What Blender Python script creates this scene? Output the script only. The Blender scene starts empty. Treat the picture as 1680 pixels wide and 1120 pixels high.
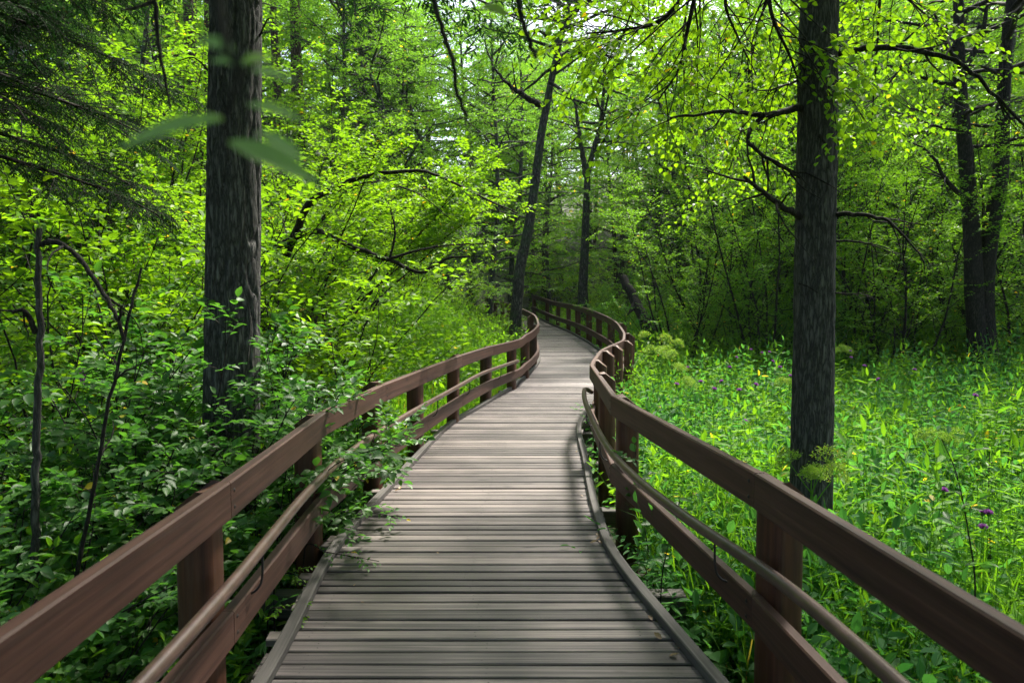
import bpy, math
import numpy as np
from mathutils import Vector, noise

scene = bpy.context.scene
COL = scene.collection

# ------------------------------------------------------------------ camera
F_PX, CX, CY, EYE = 1150.0, 840.0, 560.0, 1.65
PITCH = math.atan(70.0 / F_PX)
cd = bpy.data.cameras.new('camera')
cam = bpy.data.objects.new('camera', cd)
COL.objects.link(cam)
cam.location = (0, 0, EYE)
cam.rotation_euler = (math.pi / 2 - PITCH, 0, 0)
cd.sensor_width = 36.0
cd.lens = 36.0 * F_PX / 1680.0
cd.clip_start, cd.clip_end = 0.05, 2000
cd.dof.use_dof = True
cd.dof.focus_distance = 6.5
cd.dof.aperture_fstop = 3.2
scene.camera = cam

# ------------------------------------------------------------------ light
SUN_AZ, SUN_EL = math.radians(34), math.radians(55)
world = bpy.data.worlds.new('World')
scene.world = world
world.use_nodes = True
wn = world.node_tree.nodes
sky = wn.new('ShaderNodeTexSky')
sky.sky_type = 'NISHITA'
sky.sun_disc = False
sky.sun_elevation = SUN_EL
sky.sun_rotation = SUN_AZ
sky.air_density, sky.dust_density, sky.ozone_density = 1.0, 4.0, 0.6
wn['Background'].inputs['Strength'].default_value = 0.15
world.node_tree.links.new(sky.outputs[0], wn['Background'].inputs['Color'])
sd = bpy.data.lights.new('sun', 'SUN')
sd.energy = 5.0
sd.angle = math.radians(6)
sd.color = (1.0, 0.95, 0.85)
sun = bpy.data.objects.new('sun', sd)
COL.objects.link(sun)
SUNV = Vector((math.sin(SUN_AZ) * math.cos(SUN_EL), math.cos(SUN_AZ) * math.cos(SUN_EL), math.sin(SUN_EL)))
sun.rotation_euler = SUNV.to_track_quat('Z', 'Y').to_euler()
scene.view_settings.view_transform = 'Standard'
scene.view_settings.look = 'None'
scene.view_settings.exposure = 1.32
scene.view_settings.gamma = 1.0
scene.render.engine = 'CYCLES'
cy = scene.cycles
cy.max_bounces, cy.diffuse_bounces, cy.glossy_bounces = 8, 5, 2
cy.transmission_bounces, cy.transparent_max_bounces = 6, 4
cy.use_denoising = True
cy.sample_clamp_indirect = 6.0
cy.caustics_reflective = cy.caustics_refractive = False

# ------------------------------------------------------------------ helpers
def at(x, y, d):
    """world point seen at photo pixel (x, y) at distance d along +Y"""
    X, Y = (x - CX) / F_PX, (CY - y) / F_PX
    wy = math.cos(PITCH) + Y * math.sin(PITCH)
    wz = -math.sin(PITCH) + Y * math.cos(PITCH)
    t = d / wy
    return np.array((X * t, d, EYE + wz * t))

def unit(a):
    return a / np.maximum(np.linalg.norm(a, axis=-1, keepdims=True), 1e-9)

UP = np.array((0.0, 0.0, 1.0))

class Geo:
    def __init__(s):
        s.v, s.n, s.l, s.t, s.m, s.c, s.s, s.u = [], 0, [], [], [], [], [], []
        s.hasuv = False
    def add(s, V, F, mat=0, tint=0.5, smooth=False, uv=None):
        V = np.asarray(V, float).reshape(-1, 3)
        F = np.asarray(F, int)
        nf, k = F.shape
        s.v.append(V); s.l.append((F + s.n).ravel()); s.t.append(np.full(nf, k))
        s.m.append(np.full(nf, mat)); s.c.append(np.broadcast_to(np.asarray(tint, float), (nf,)).copy())
        s.s.append(np.full(nf, smooth))
        if uv is None:
            s.u.append(np.zeros((nf * k, 2)))
        else:
            s.u.append(np.asarray(uv, float).reshape(-1, 2)); s.hasuv = True
        s.n += len(V)
    def merge(s, g, M=None, tint_shift=0.0):
        """append a copy of the finished geometry g moved by 4x4 matrices M (n,4,4)"""
        V, L, T, Mi, C, S = g.arrays()
        for k in range(len(M)):
            s.v.append(V @ M[k][:3, :3].T + M[k][:3, 3]); s.l.append(L + s.n); s.t.append(T)
            s.m.append(Mi); s.c.append(C + (tint_shift[k] if np.ndim(tint_shift) else tint_shift)); s.s.append(S)
            s.u.append(np.zeros((len(L), 2))); s.n += len(V)
    def arrays(s):
        return (np.concatenate(s.v), np.concatenate(s.l), np.concatenate(s.t), np.concatenate(s.m),
                np.concatenate(s.c), np.concatenate(s.s))
    def mesh(s, name, mats):
        V, L, T, M, C, S = s.arrays()
        me = bpy.data.meshes.new(name)
        me.vertices.add(len(V)); me.vertices.foreach_set('co', V.astype(np.float32).ravel())
        me.loops.add(len(L)); me.loops.foreach_set('vertex_index', L.astype(np.int32))
        me.polygons.add(len(T))
        me.polygons.foreach_set('loop_start', (np.cumsum(T) - T).astype(np.int32))
        me.polygons.foreach_set('material_index', M.astype(np.int32))
        me.polygons.foreach_set('use_smooth', S.astype(bool))
        at_ = me.attributes.new('tint', 'FLOAT', 'FACE')
        at_.data.foreach_set('value', np.clip(C, 0, 1).astype(np.float32))
        if s.hasuv:
            me.uv_layers.new(name='UVMap').data.foreach_set('uv', np.concatenate(s.u).astype(np.float32).ravel())
        for m in mats:
            me.materials.append(m)
        me.update(calc_edges=True)
        return me

def link(name, me, parent=None):
    o = bpy.data.objects.new(name, me)
    COL.objects.link(o)
    if parent is not None:
        o.parent = parent
    return o

def tag(o, label=None, cat=None, group=None, kind=None):
    if label: o['label'] = label
    if cat: o['category'] = cat
    if group: o['group'] = group
    if kind: o['kind'] = kind
    return o

def thing(name, label, cat, loc=(0, 0, 0), rz=0.0, sc=1.0, group=None):
    o = link(name, None)
    o.location = tuple(float(c) for c in loc)
    o.rotation_euler = (0, 0, rz)
    o.scale = (sc, sc, sc)
    return tag(o, label, cat, group)

def dup(root, loc, rz, sc, label, name=None):
    r = root.copy(); COL.objects.link(r)
    r.location = tuple(float(c) for c in loc); r.rotation_euler = (0, 0, rz); r.scale = (sc, sc, sc)
    r['label'] = label
    for ch in list(root.children):
        c = ch.copy(); COL.objects.link(c); c.parent = r
        for g in list(ch.children):
            d = g.copy(); COL.objects.link(d); d.parent = c
    return r

def tube(g, P, R, sides=6, mat=0, tint=0.5, cap=True, uv=False):
    P = np.asarray(P, float); n = len(P)
    R = np.broadcast_to(np.asarray(R, float), (n,))
    T = unit(np.gradient(P, axis=0))
    ref = np.array((0.31, 0.95, 0.05)) if abs(T[:, 2]).mean() > .7 else UP
    A = unit(np.cross(T, ref)); B = np.cross(T, A)
    a = np.arange(sides) * 2 * math.pi / sides
    V = P[:, None] + R[:, None, None] * (A[:, None] * np.cos(a)[None, :, None] + B[:, None] * np.sin(a)[None, :, None])
    i = np.arange(n - 1)[:, None] * sides; j = np.arange(sides)[None]
    F = np.stack([i + j, i + (j + 1) % sides, i + sides + (j + 1) % sides, i + sides + j], -1).reshape(-1, 4)
    U = None
    if uv:
        s = np.concatenate([[0], np.cumsum(np.linalg.norm(np.diff(P, axis=0), axis=1))])
        w = 2 * math.pi * R.mean() / sides
        ii = np.repeat(np.arange(n - 1), sides); jj = np.tile(np.arange(sides), n - 1)
        U = np.stack([np.stack([s[ii], jj * w], -1), np.stack([s[ii], (jj + 1) * w], -1),
                      np.stack([s[ii + 1], (jj + 1) * w], -1), np.stack([s[ii + 1], jj * w], -1)], 1)
    g.add(V, F, mat, tint, True, U)
    if cap:
        g.add(V[-1], np.arange(sides)[None], mat, tint, False)
        g.add(V[0], np.arange(sides)[None, ::-1], mat, tint, False)

def prisms(g, S, E, r0, r1, mat=0, tint=0.5):
    """many thin 3-sided straight twigs at once"""
    S, E = np.asarray(S), np.asarray(E); n = len(S)
    if n == 0: return
    T = unit(E - S); A = unit(np.cross(T, np.array((0.37, 0.2, 0.9)))); B = np.cross(T, A)
    V = np.zeros((n, 6, 3))
    for k in range(3):
        o = A * math.cos(k * 2.094) + B * math.sin(k * 2.094)
        V[:, k] = S + o * np.reshape(r0, (-1, 1)); V[:, 3 + k] = E + o * np.reshape(r1, (-1, 1))
    b = (np.arange(n) * 6)[:, None]
    F = np.concatenate([np.concatenate([b + k, b + (k + 1) % 3, b + 3 + (k + 1) % 3, b + 3 + k], 1) for k in range(3)])
    g.add(V, F, mat, tint, True)

def leaves(g, P, A, N, L, W, mat=0, tint=0.5, shape=4, curl=0.15, fold=0.2):
    n = len(P)
    if n == 0: return
    A = unit(A); S = unit(np.cross(N, A)); N = np.cross(A, S)
    L = np.broadcast_to(np.asarray(L, float), (n,))[:, None]; W = np.broadcast_to(np.asarray(W, float), (n,))[:, None]
    tint = np.broadcast_to(np.asarray(tint, float), (n,))
    def pt(t, w, e=0):
        return P + A * L * t + S * W * w + N * (W * abs(w) * 2 * fold + e * W - curl * L * t * t)
    if shape == 4:
        V = np.stack([pt(0, 0), pt(.42, .5), pt(1, 0), pt(.42, -.5)], 1)
        b = (np.arange(n) * 4)[:, None]
        F = np.concatenate([b + [[0, 1, 2]], b + [[0, 2, 3]]])
        g.add(V, F, mat, np.tile(tint, 2))
    elif shape == 6:
        V = np.stack([pt(0, 0), pt(.27, .43), pt(.66, .42), pt(1, 0), pt(.66, -.42), pt(.27, -.43)], 1)
        b = (np.arange(n) * 6)[:, None]
        F = np.concatenate([b + [[0, 1, 2, 3]], b + [[0, 3, 4, 5]]])
        g.add(V, F, mat, np.tile(tint, 2))
    else:
        V = np.stack([pt(0, 0), pt(.33, 0), pt(.66, 0), pt(1, 0), pt(.12, .26), pt(.36, .5), pt(.62, .44), pt(.85, .2),
                      pt(.12, -.26), pt(.36, -.5), pt(.62, -.44), pt(.85, -.2)], 1)
        b = (np.arange(n) * 12)[:, None]
        q = [[0, 4, 5, 1], [1, 5, 6, 2], [2, 6, 7, 3], [0, 1, 9, 8], [1, 2, 10, 9], [2, 3, 11, 10]]
        F = np.concatenate([b + [x] for x in q])
        g.add(V, F, mat, np.tile(tint, 6), True)

def twigs(gl, gw, S, D, L, K, lL, lW, rng, lm=0, wm=0, shape=4, tint=.5, tj=.2, droop=.3, wr=.0018,
          spiral=False, nj=.35, out=.85, ptint=None):
    """leafy twigs: S starts, D directions, L lengths, K leaves each"""
    S, D, L = np.asarray(S, float), unit(np.asarray(D, float)), np.asarray(L, float)
    n = len(S)
    if n == 0: return
    t = (np.arange(K) + .8) / K
    sag = lambda tt: (-droop * .3) * (L[:, None] * tt ** 2)[..., None] * UP
    P = S[:, None] + D[:, None] * (L[:, None] * t)[..., None] + sag(t)
    H = unit(np.cross(D, UP + rng.normal(0, .12, (n, 3))))
    if spiral:
        B = np.cross(D, H); ph = (np.arange(K) * 2.4)[None, :] + rng.rand(n, 1) * 6.28
        H2 = H[:, None] * np.cos(ph)[..., None] + B[:, None] * np.sin(ph)[..., None]
    else:
        H2 = H[:, None] * (1 - 2 * (np.arange(K) % 2))[None, :, None]
    A = D[:, None] * .55 + H2 * out + rng.normal(0, .22, (n, K, 3)) - UP * droop * .45
    A[:, -1] = D + rng.normal(0, .1, (n, 3)) - UP * droop * .5
    N = UP + rng.normal(0, nj, (n, K, 3))
    if spiral: N = N + D[:, None] * .6 - H2 * .1
    sz = rng.uniform(.65, 1.15, (n, K)) * (1 - .3 * np.abs(t - .55))
    if ptint is None: ptint = tint
    tt = np.reshape(np.broadcast_to(ptint, (n,)), (n, 1)) + rng.normal(0, tj, (n, K))
    tt = np.clip(tt, 0.02, .82); tt[rng.rand(n, K) < .005] = 1.0
    leaves(gl, P.reshape(-1, 3), A.reshape(-1, 3), N.reshape(-1, 3), (lL * sz).ravel(), (lW * sz).ravel(), lm, tt.ravel(), shape)
    if gw is not None:
        M = S + D * (L * .5)[:, None] - UP * (droop * .3 * .25 * L)[:, None]
        E = S + D * L[:, None] - UP * (droop * .3 * L)[:, None]
        prisms(gw, S, M, wr, wr * .8, wm); prisms(gw, M, E, wr * .8, wr * .4, wm)

def grow(rng, p, d, L, n=6, wander=.15, lift=0.0):
    pts = [np.array(p, float)]; d = unit(np.array(d, float))
    for _ in range(n):
        d = unit(d + rng.normal(0, wander, 3) + UP * lift)
        pts.append(pts[-1] + d * L / n)
    return np.array(pts)

def along(P, t):
    f = np.clip(t, 0, 1) * (len(P) - 1); i = min(int(f), len(P) - 2)
    return P[i] + (P[i + 1] - P[i]) * (f - i), unit(P[i + 1] - P[i])

def spline(K, n=12):
    """Catmull-Rom through the knots"""
    K = np.asarray(K, float); out = []
    Q = np.vstack([2 * K[0] - K[1], K, 2 * K[-1] - K[-2]])
    for i in range(1, len(Q) - 2):
        for t in np.arange(n) / n:
            a, b, c, d = Q[i - 1], Q[i], Q[i + 1], Q[i + 2]
            out.append(.5 * (2 * b + (c - a) * t + (2 * a - 5 * b + 4 * c - d) * t * t + (3 * b - 3 * c + d - a) * t ** 3))
    out.append(K[-1])
    return np.array(out)

def sweep(g, P, prof, mat=0, tint=.5, u0=0.0):
    P = np.asarray(P, float); prof = np.asarray(prof, float); n, m = len(P), len(prof)
    T = np.gradient(P, axis=0); T[:, 2] = 0; T = unit(T)
    S = np.cross(T, UP)
    V = P[:, None] + S[:, None] * prof[None, :, 0, None] + UP * prof[None, :, 1, None]
    i = np.repeat(np.arange(n - 1), m); j = np.tile(np.arange(m), n - 1); k = (j + 1) % m
    F = np.stack([i * m + j, i * m + k, (i + 1) * m + k, (i + 1) * m + j], -1)
    s = u0 + np.concatenate([[0], np.cumsum(np.linalg.norm(np.diff(P, axis=0), axis=1))])
    per = np.concatenate([[0], np.cumsum(np.linalg.norm(np.roll(prof, -1, 0) - prof, axis=1))])
    U = np.stack([np.stack([s[i], per[j]], -1), np.stack([s[i], per[j + 1]], -1),
                  np.stack([s[i + 1], per[j + 1]], -1), np.stack([s[i + 1], per[j]], -1)], 1)
    g.add(V, F, mat, tint, False, U)
    g.add(V[0], np.arange(m)[None, ::-1], mat, tint); g.add(V[-1], np.arange(m)[None], mat, tint)

def rect(w, h, c=.006):
    a, b = w / 2, h / 2
    return [(-a + c, -b), (-a, -b + c), (-a, b - c), (-a + c, b), (a - c, b), (a, b - c), (a, -b + c), (a - c, -b)]

# ------------------------------------------------------------------ materials
def newmat(name):
    m = bpy.data.materials.new(name); m.use_nodes = True
    nt = m.node_tree; nt.nodes.clear()
    return m, nt.nodes, nt.links

def ramp(N, stops):
    r = N.new('ShaderNodeValToRGB'); e = r.color_ramp.elements
    e[0].position, e[0].color = stops[0][0], (*stops[0][1], 1)
    e[1].position, e[1].color = stops[-1][0], (*stops[-1][1], 1)
    for p, c in stops[1:-1]:
        q = e.new(p); q.color = (*c, 1)
    return r

def leafmat(name, c0, c1, tr=(2.2, 2.0, .8), mix=.5, rough=.5, spec=.35, odd=(.45, .33, .03)):
    m, N, Lk = newmat(name)
    a = N.new('ShaderNodeAttribute'); a.attribute_name = 'tint'
    oi = N.new('ShaderNodeObjectInfo')
    ma = N.new('ShaderNodeMath'); ma.operation = 'MULTIPLY_ADD'; ma.inputs[1].default_value = .16
    Lk.new(oi.outputs['Random'], ma.inputs[0]); 
    sb = N.new('ShaderNodeMath'); sb.operation = 'SUBTRACT'; sb.inputs[1].default_value = .08
    Lk.new(a.outputs['Fac'], sb.inputs[0]); Lk.new(sb.outputs[0], ma.inputs[2])
    r = ramp(N, [(0, c0), (.88, c1), (.92, c1), (.93, odd)])
    r.color_ramp.interpolation = 'LINEAR'
    Lk.new(ma.outputs[0], r.inputs[0])
    p = N.new('ShaderNodeBsdfPrincipled'); p.inputs['Roughness'].default_value = rough
    p.inputs['Specular IOR Level'].default_value = spec
    Lk.new(r.outputs[0], p.inputs['Base Color'])
    v = N.new('ShaderNodeMix'); v.data_type = 'RGBA'; v.blend_type = 'MULTIPLY'; v.inputs[0].default_value = 1
    v.inputs[7].default_value = (*tr, 1); v.clamp_result = False
    Lk.new(r.outputs[0], v.inputs[6])
    t = N.new('ShaderNodeBsdfTranslucent'); Lk.new(v.outputs[2], t.inputs['Color'])
    x = N.new('ShaderNodeMixShader'); x.inputs[0].default_value = mix
    o = N.new('ShaderNodeOutputMaterial')
    Lk.new(p.outputs[0], x.inputs[1]); Lk.new(t.outputs[0], x.inputs[2]); Lk.new(x.outputs[0], o.inputs[0])
    return m

def barkmat(name, c0, c1, sc=(16, 16, 2.2), bump=.6, dist=.02, moss=None):
    m, N, Lk = newmat(name)
    tc = N.new('ShaderNodeTexCoord'); mp = N.new('ShaderNodeMapping'); mp.inputs['Scale'].default_value = sc
    Lk.new(tc.outputs['Object'], mp.inputs[0])
    n1 = N.new('ShaderNodeTexNoise'); n1.inputs['Scale'].default_value = 1.6; n1.inputs['Detail'].default_value = 6
    n1.inputs['Roughness'].default_value = .65
    Lk.new(mp.outputs[0], n1.inputs['Vector'])
    vo = N.new('ShaderNodeTexVoronoi'); vo.feature = 'DISTANCE_TO_EDGE'; vo.inputs['Scale'].default_value = 1.5
    mx = N.new('ShaderNodeVectorMath'); mx.operation = 'ADD'
    ns = N.new('ShaderNodeVectorMath'); ns.operation = 'SCALE'; ns.inputs['Scale'].default_value = 1.6
    Lk.new(n1.outputs['Color'], ns.inputs[0]); Lk.new(mp.outputs[0], mx.inputs[0]); Lk.new(ns.outputs[0], mx.inputs[1])
    Lk.new(mx.outputs[0], vo.inputs['Vector'])
    cl = N.new('ShaderNodeMapRange'); cl.inputs[1].default_value = 0; cl.inputs[2].default_value = .35
    Lk.new(vo.outputs['Distance'], cl.inputs[0])
    h = N.new('ShaderNodeMath'); h.operation = 'MULTIPLY'
    Lk.new(cl.outputs[0], h.inputs[0]); Lk.new(n1.outputs['Fac'], h.inputs[1])
    r = ramp(N, [(.02, c0), (.6, c1)])
    Lk.new(h.outputs[0], r.inputs[0])
    col = r.outputs[0]
    if moss:
        n2 = N.new('ShaderNodeTexNoise'); n2.inputs['Scale'].default_value = 5; n2.inputs['Detail'].default_value = 5
        Lk.new(tc.outputs['Object'], n2.inputs['Vector'])
        mr = N.new('ShaderNodeMapRange'); mr.inputs[1].default_value = .48; mr.inputs[2].default_value = .68; mr.inputs[4].default_value = .8
        Lk.new(n2.outputs['Fac'], mr.inputs[0])
        mm = N.new('ShaderNodeMix'); mm.data_type = 'RGBA'; mm.inputs[7].default_value = (*moss, 1)
        Lk.new(mr.outputs[0], mm.inputs[0]); Lk.new(col, mm.inputs[6]); col = mm.outputs[2]
    b = N.new('ShaderNodeBump'); b.inputs['Strength'].default_value = bump; b.inputs['Distance'].default_value = dist
    Lk.new(h.outputs[0], b.inputs['Height'])
    p = N.new('ShaderNodeBsdfPrincipled'); p.inputs['Roughness'].default_value = .85
    p.inputs['Specular IOR Level'].default_value = .2
    Lk.new(col, p.inputs['Base Color']); Lk.new(b.outputs[0], p.inputs['Normal'])
    o = N.new('ShaderNodeOutputMaterial'); Lk.new(p.outputs[0], o.inputs[0])
    return m

def woodmat(name, stops, rough=.6, spec=.35, stain=None, streak=(1.2, 55), wear=0.0, wearcol=(.2, .18, .16), bump=.5):
    """sawn timber: grain along U of the UV map (metres), tint attribute varies board by board"""
    m, N, Lk = newmat(name)
    uv = N.new('ShaderNodeUVMap'); uv.uv_map = 'UVMap'
    at_ = N.new('ShaderNodeAttribute'); at_.attribute_name = 'tint'
    mp = N.new('ShaderNodeMapping'); mp.inputs['Scale'].default_value = (*streak, 1)
    cx = N.new('ShaderNodeCombineXYZ'); mt = N.new('ShaderNodeMath'); mt.operation = 'MULTIPLY'; mt.inputs[1].default_value = 91.7
    Lk.new(at_.outputs['Fac'], mt.inputs[0]); Lk.new(mt.outputs[0], cx.inputs[2])
    va = N.new('ShaderNodeVectorMath'); va.operation = 'ADD'
    Lk.new(uv.outputs[0], mp.inputs[0]); Lk.new(mp.outputs[0], va.inputs[0]); Lk.new(cx.outputs[0], va.inputs[1])
    n1 = N.new('ShaderNodeTexNoise'); n1.inputs['Scale'].default_value = 1.0; n1.inputs['Detail'].default_value = 5
    n1.inputs['Roughness'].default_value = .6; n1.inputs['Distortion'].default_value = .3
    Lk.new(va.outputs[0], n1.inputs['Vector'])
    tc = N.new('ShaderNodeTexCoord')
    n2 = N.new('ShaderNodeTexNoise'); n2.inputs['Scale'].default_value = 2.3; n2.inputs['Detail'].default_value = 5
    Lk.new(tc.outputs['Object'], n2.inputs['Vector'])
    # grain + board + blotches
    a1 = N.new('ShaderNodeMath'); a1.operation = 'MULTIPLY_ADD'; a1.inputs[1].default_value = .95
    Lk.new(n1.outputs['Fac'], a1.inputs[0])
    a2 = N.new('ShaderNodeMath'); a2.operation = 'MULTIPLY_ADD'; a2.inputs[1].default_value = .3
    Lk.new(at_.outputs['Fac'], a2.inputs[0])
    a3 = N.new('ShaderNodeMath'); a3.operation = 'MULTIPLY'; a3.inputs[1].default_value = .3
    Lk.new(n2.outputs['Fac'], a3.inputs[0]); Lk.new(a3.outputs[0], a2.inputs[2]); Lk.new(a2.outputs[0], a1.inputs[2])
    a0_ = N.new('ShaderNodeMath'); a0_.operation = 'SUBTRACT'; a0_.inputs[1].default_value = .2
    Lk.new(a1.outputs[0], a0_.inputs[0])
    r = ramp(N, stops); Lk.new(a0_.outputs[0], r.inputs[0])
    col = r.outputs[0]
    kv = N.new('ShaderNodeTexVoronoi'); kv.inputs['Scale'].default_value = 1.0; kv.inputs['Randomness'].default_value = 1.0
    km = N.new('ShaderNodeMapping'); km.inputs['Scale'].default_value = (1.7, 5.0, 1)
    ka = N.new('ShaderNodeVectorMath'); ka.operation = 'ADD'
    Lk.new(uv.outputs[0], km.inputs[0]); Lk.new(km.outputs[0], ka.inputs[0]); Lk.new(cx.outputs[0], ka.inputs[1]); Lk.new(ka.outputs[0], kv.inputs['Vector'])
    kr = N.new('ShaderNodeMapRange'); kr.inputs[1].default_value = .05; kr.inputs[2].default_value = .11; kr.inputs[3].default_value = .75; kr.inputs[4].default_value = 0
    Lk.new(kv.outputs['Distance'], kr.inputs[0])
    kx = N.new('ShaderNodeMix'); kx.data_type = 'RGBA'; kx.inputs[7].default_value = (*[c_ * .6 for c_ in stops[0][1]], 1)
    Lk.new(kr.outputs[0], kx.inputs[0]); Lk.new(col, kx.inputs[6]); col = kx.outputs[2]
    if wear:
        n3 = N.new('ShaderNodeTexNoise'); n3.inputs['Scale'].default_value = 7; n3.inputs['Detail'].default_value = 8
        n3.inputs['Roughness'].default_value = .7
        mw = N.new('ShaderNodeMapping'); mw.inputs['Scale'].default_value = (.35, 6, 1)
        Lk.new(uv.outputs[0], mw.inputs[0]); Lk.new(mw.outputs[0], n3.inputs['Vector'])
        mr = N.new('ShaderNodeMapRange'); mr.inputs[1].default_value = .5; mr.inputs[2].default_value = .75; mr.inputs[4].default_value = wear
        Lk.new(n3.outputs['Fac'], mr.inputs[0])
        mm = N.new('ShaderNodeMix'); mm.data_type = 'RGBA'; mm.inputs[7].default_value = (*wearcol, 1)
        Lk.new(mr.outputs[0], mm.inputs[0]); Lk.new(col, mm.inputs[6]); col = mm.outputs[2]
    b = N.new('ShaderNodeBump'); b.inputs['Strength'].default_value = bump; b.inputs['Distance'].default_value = .004
    Lk.new(n1.outputs['Fac'], b.inputs['Height'])
    p = N.new('ShaderNodeBsdfPrincipled'); p.inputs['Roughness'].default_value = rough
    p.inputs['Specular IOR Level'].default_value = spec
    Lk.new(col, p.inputs['Base Color']); Lk.new(b.outputs[0], p.inputs['Normal'])
    o = N.new('ShaderNodeOutputMaterial'); Lk.new(p.outputs[0], o.inputs[0])
    return m

def plain(name, c, rough=.6, spec=.4, bumpsc=0):
    m, N, Lk = newmat(name)
    p = N.new('ShaderNodeBsdfPrincipled'); p.inputs['Roughness'].default_value = rough
    p.inputs['Specular IOR Level'].default_value = spec
    n = N.new('ShaderNodeTexNoise'); n.inputs['Scale'].default_value = 14; n.inputs['Detail'].default_value = 5
    tc = N.new('ShaderNodeTexCoord'); Lk.new(tc.outputs['Object'], n.inputs['Vector'])
    r = ramp(N, [(.3, tuple(x * .65 for x in c)), (.7, tuple(x * 1.2 for x in c))])
    Lk.new(n.outputs['Fac'], r.inputs[0]); Lk.new(r.outputs[0], p.inputs['Base Color'])
    o = N.new('ShaderNodeOutputMaterial'); Lk.new(p.outputs[0], o.inputs[0])
    return m

M_BRIGHT = leafmat('leaf_bright', (.05, .15, .012), (.14, .27, .014), tr=(2.3, 2.1, .6))
M_MID = leafmat('leaf_mid', (.045, .135, .016), (.125, .27, .02), tr=(2.5, 2.3, .7))
M_FAR = leafmat('leaf_far', (.045, .125, .022), (.12, .24, .03), tr=(2.3, 2.3, .9), rough=.55, spec=.3)
M_DARK = leafmat('leaf_dark', (.035, .12, .02), (.10, .23, .022), tr=(2.2, 2.3, .8))
M_NEAR = leafmat('leaf_near', (.03, .095, .032), (.085, .20, .036), tr=(1.8, 2.1, .7), rough=.45, spec=.4)
M_GRASS = leafmat('leaf_grass', (.04, .14, .018), (.12, .27, .022), tr=(2.2, 2.0, .6), rough=.62, spec=.2, odd=(.3, .26, .08))
M_COOL = leafmat('leaf_cool', (.025, .11, .035), (.075, .21, .05), tr=(1.9, 2.0, .9), rough=.6, spec=.22)
M_BLUR = leafmat('leaf_close', (.2, .33, .17), (.2, .36, .04), tr=(1.4, 1.5, 1.0), mix=.4)
M_NEEDLE = leafmat('needles', (.008, .026, .009), (.022, .056, .014), tr=(1.2, 1.4, 1), mix=.3, rough=.7, spec=.08, odd=(.05, .04, .02))
M_UMBEL = leafmat('umbel_flower', (.15, .3, .03), (.28, .42, .05), tr=(1.3, 1.3, .8), mix=.4)
M_PURPLE = leafmat('petal_purple', (.17, .05, .2), (.35, .12, .4), tr=(1.2, 1.1, 1.3), mix=.35, odd=(.4, .2, .5))
B_DARK = barkmat('bark_dark', (.008, .007, .006), (.05, .043, .036), sc=(24, 24, 6), bump=.4, dist=.008)
B_GREY = barkmat('bark_grey', (.035, .034, .033), (.175, .171, .166), sc=(21, 21, 3.2), bump=1.0, dist=.02)
B_GREY2 = barkmat('bark_grey_fine', (.03, .029, .026), (.14, .133, .122), sc=(27, 27, 4.2), bump=.8, dist=.012)
B_PINE = barkmat('bark_pine', (.03, .02, .016), (.16, .10, .075), sc=(9, 9, 2), bump=.7, dist=.03)
B_PALE = barkmat('bark_pale', (.03, .03, .025), (.16, .155, .13), sc=(12, 12, 3), bump=.5, dist=.02, moss=(.05, .075, .03))
B_ALDER = barkmat('bark_alder', (.015, .014, .012), (.13, .12, .10), sc=(12, 12, 3), bump=.7, dist=.02, moss=(.035, .06, .02))
W_DECK = woodmat('weathered_decking', [(.28, (.019, .0155, .0158)), (.52, (.066, .056, .055)), (.8, (.215, .182, .17))], rough=.5, spec=.45, streak=(1.0, 60))
W_KERB = woodmat('weathered_kerb', [(.25, (.028, .026, .024)), (.6, (.078, .071, .066)), (.9, (.15, .138, .127))], rough=.6, streak=(1.2, 60))
W_RAIL = woodmat('brown_stained_rail', [(.3, (.017, .0065, .0045)), (.58, (.052, .021, .0135)), (.85, (.10, .046, .032))], rough=.6, spec=.35, streak=(.8, 46), wear=.4, wearcol=(.085, .058, .047))
W_POST = woodmat('brown_stained_post', [(.3, (.024, .008, .004)), (.6, (.075, .027, .012)), (.9, (.14, .056, .025))], rough=.55, streak=(1.6, 30), wear=.15)
M_PIPE = plain('brown_painted_pipe', (.08, .047, .038), rough=.38, spec=.5)
M_IRON = plain('dark_iron', (.02, .018, .017), rough=.5)

# ------------------------------------------------------------------ plan of the boardwalk
D_ = np.array([-2, 0, 1.5, 3, 4.3, 5.1, 6, 7, 9, 10.6, 12.5, 14, 16, 18.2, 22, 27, 33, 40, 50.])
XL = np.array([-1.02, -1.03, -1.05, -1.07, -1.16, -1.14, -1.07, -1.0, -.82, -.48, -.06, .30, .62, .58, .12, -.35, -1.2, -2.8, -5.5])
XR = np.array([1.25, 1.25, 1.12, .86, .66, .645, .68, .745, .87, 1.25, 1.82, 2.08, 2.25, 2.17, 1.9, 1.5, .63, -1.0, -3.6])
ZD = np.interp
zk_d = np.array([-9, 11, 13, 14.5, 16, 18.2, 22, 27, 33, 40, 60.])
zk_z = np.array([0, 0, .05, .13, .24, .38, .55, .66, 1.0, 1.2, 1.8])
_d = np.linspace(-2, 50, 521)
def smooth1(x, y):
    s = spline(np.stack([x, y], 1), 10)
    return np.interp(_d, s[:, 0], s[:, 1])
_xl, _xr, _zd = smooth1(D_, XL), smooth1(D_, XR), smooth1(zk_d, zk_z)
xl = lambda d: np.interp(d, _d, _xl)
xr = lambda d: np.interp(d, _d, _xr)
zd = lambda d: np.interp(d, _d, _zd)

def sstep(a, b, x):
    t = np.clip((x - a) / (b - a), 0, 1)
    return t * t * (3 - 2 * t)

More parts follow.
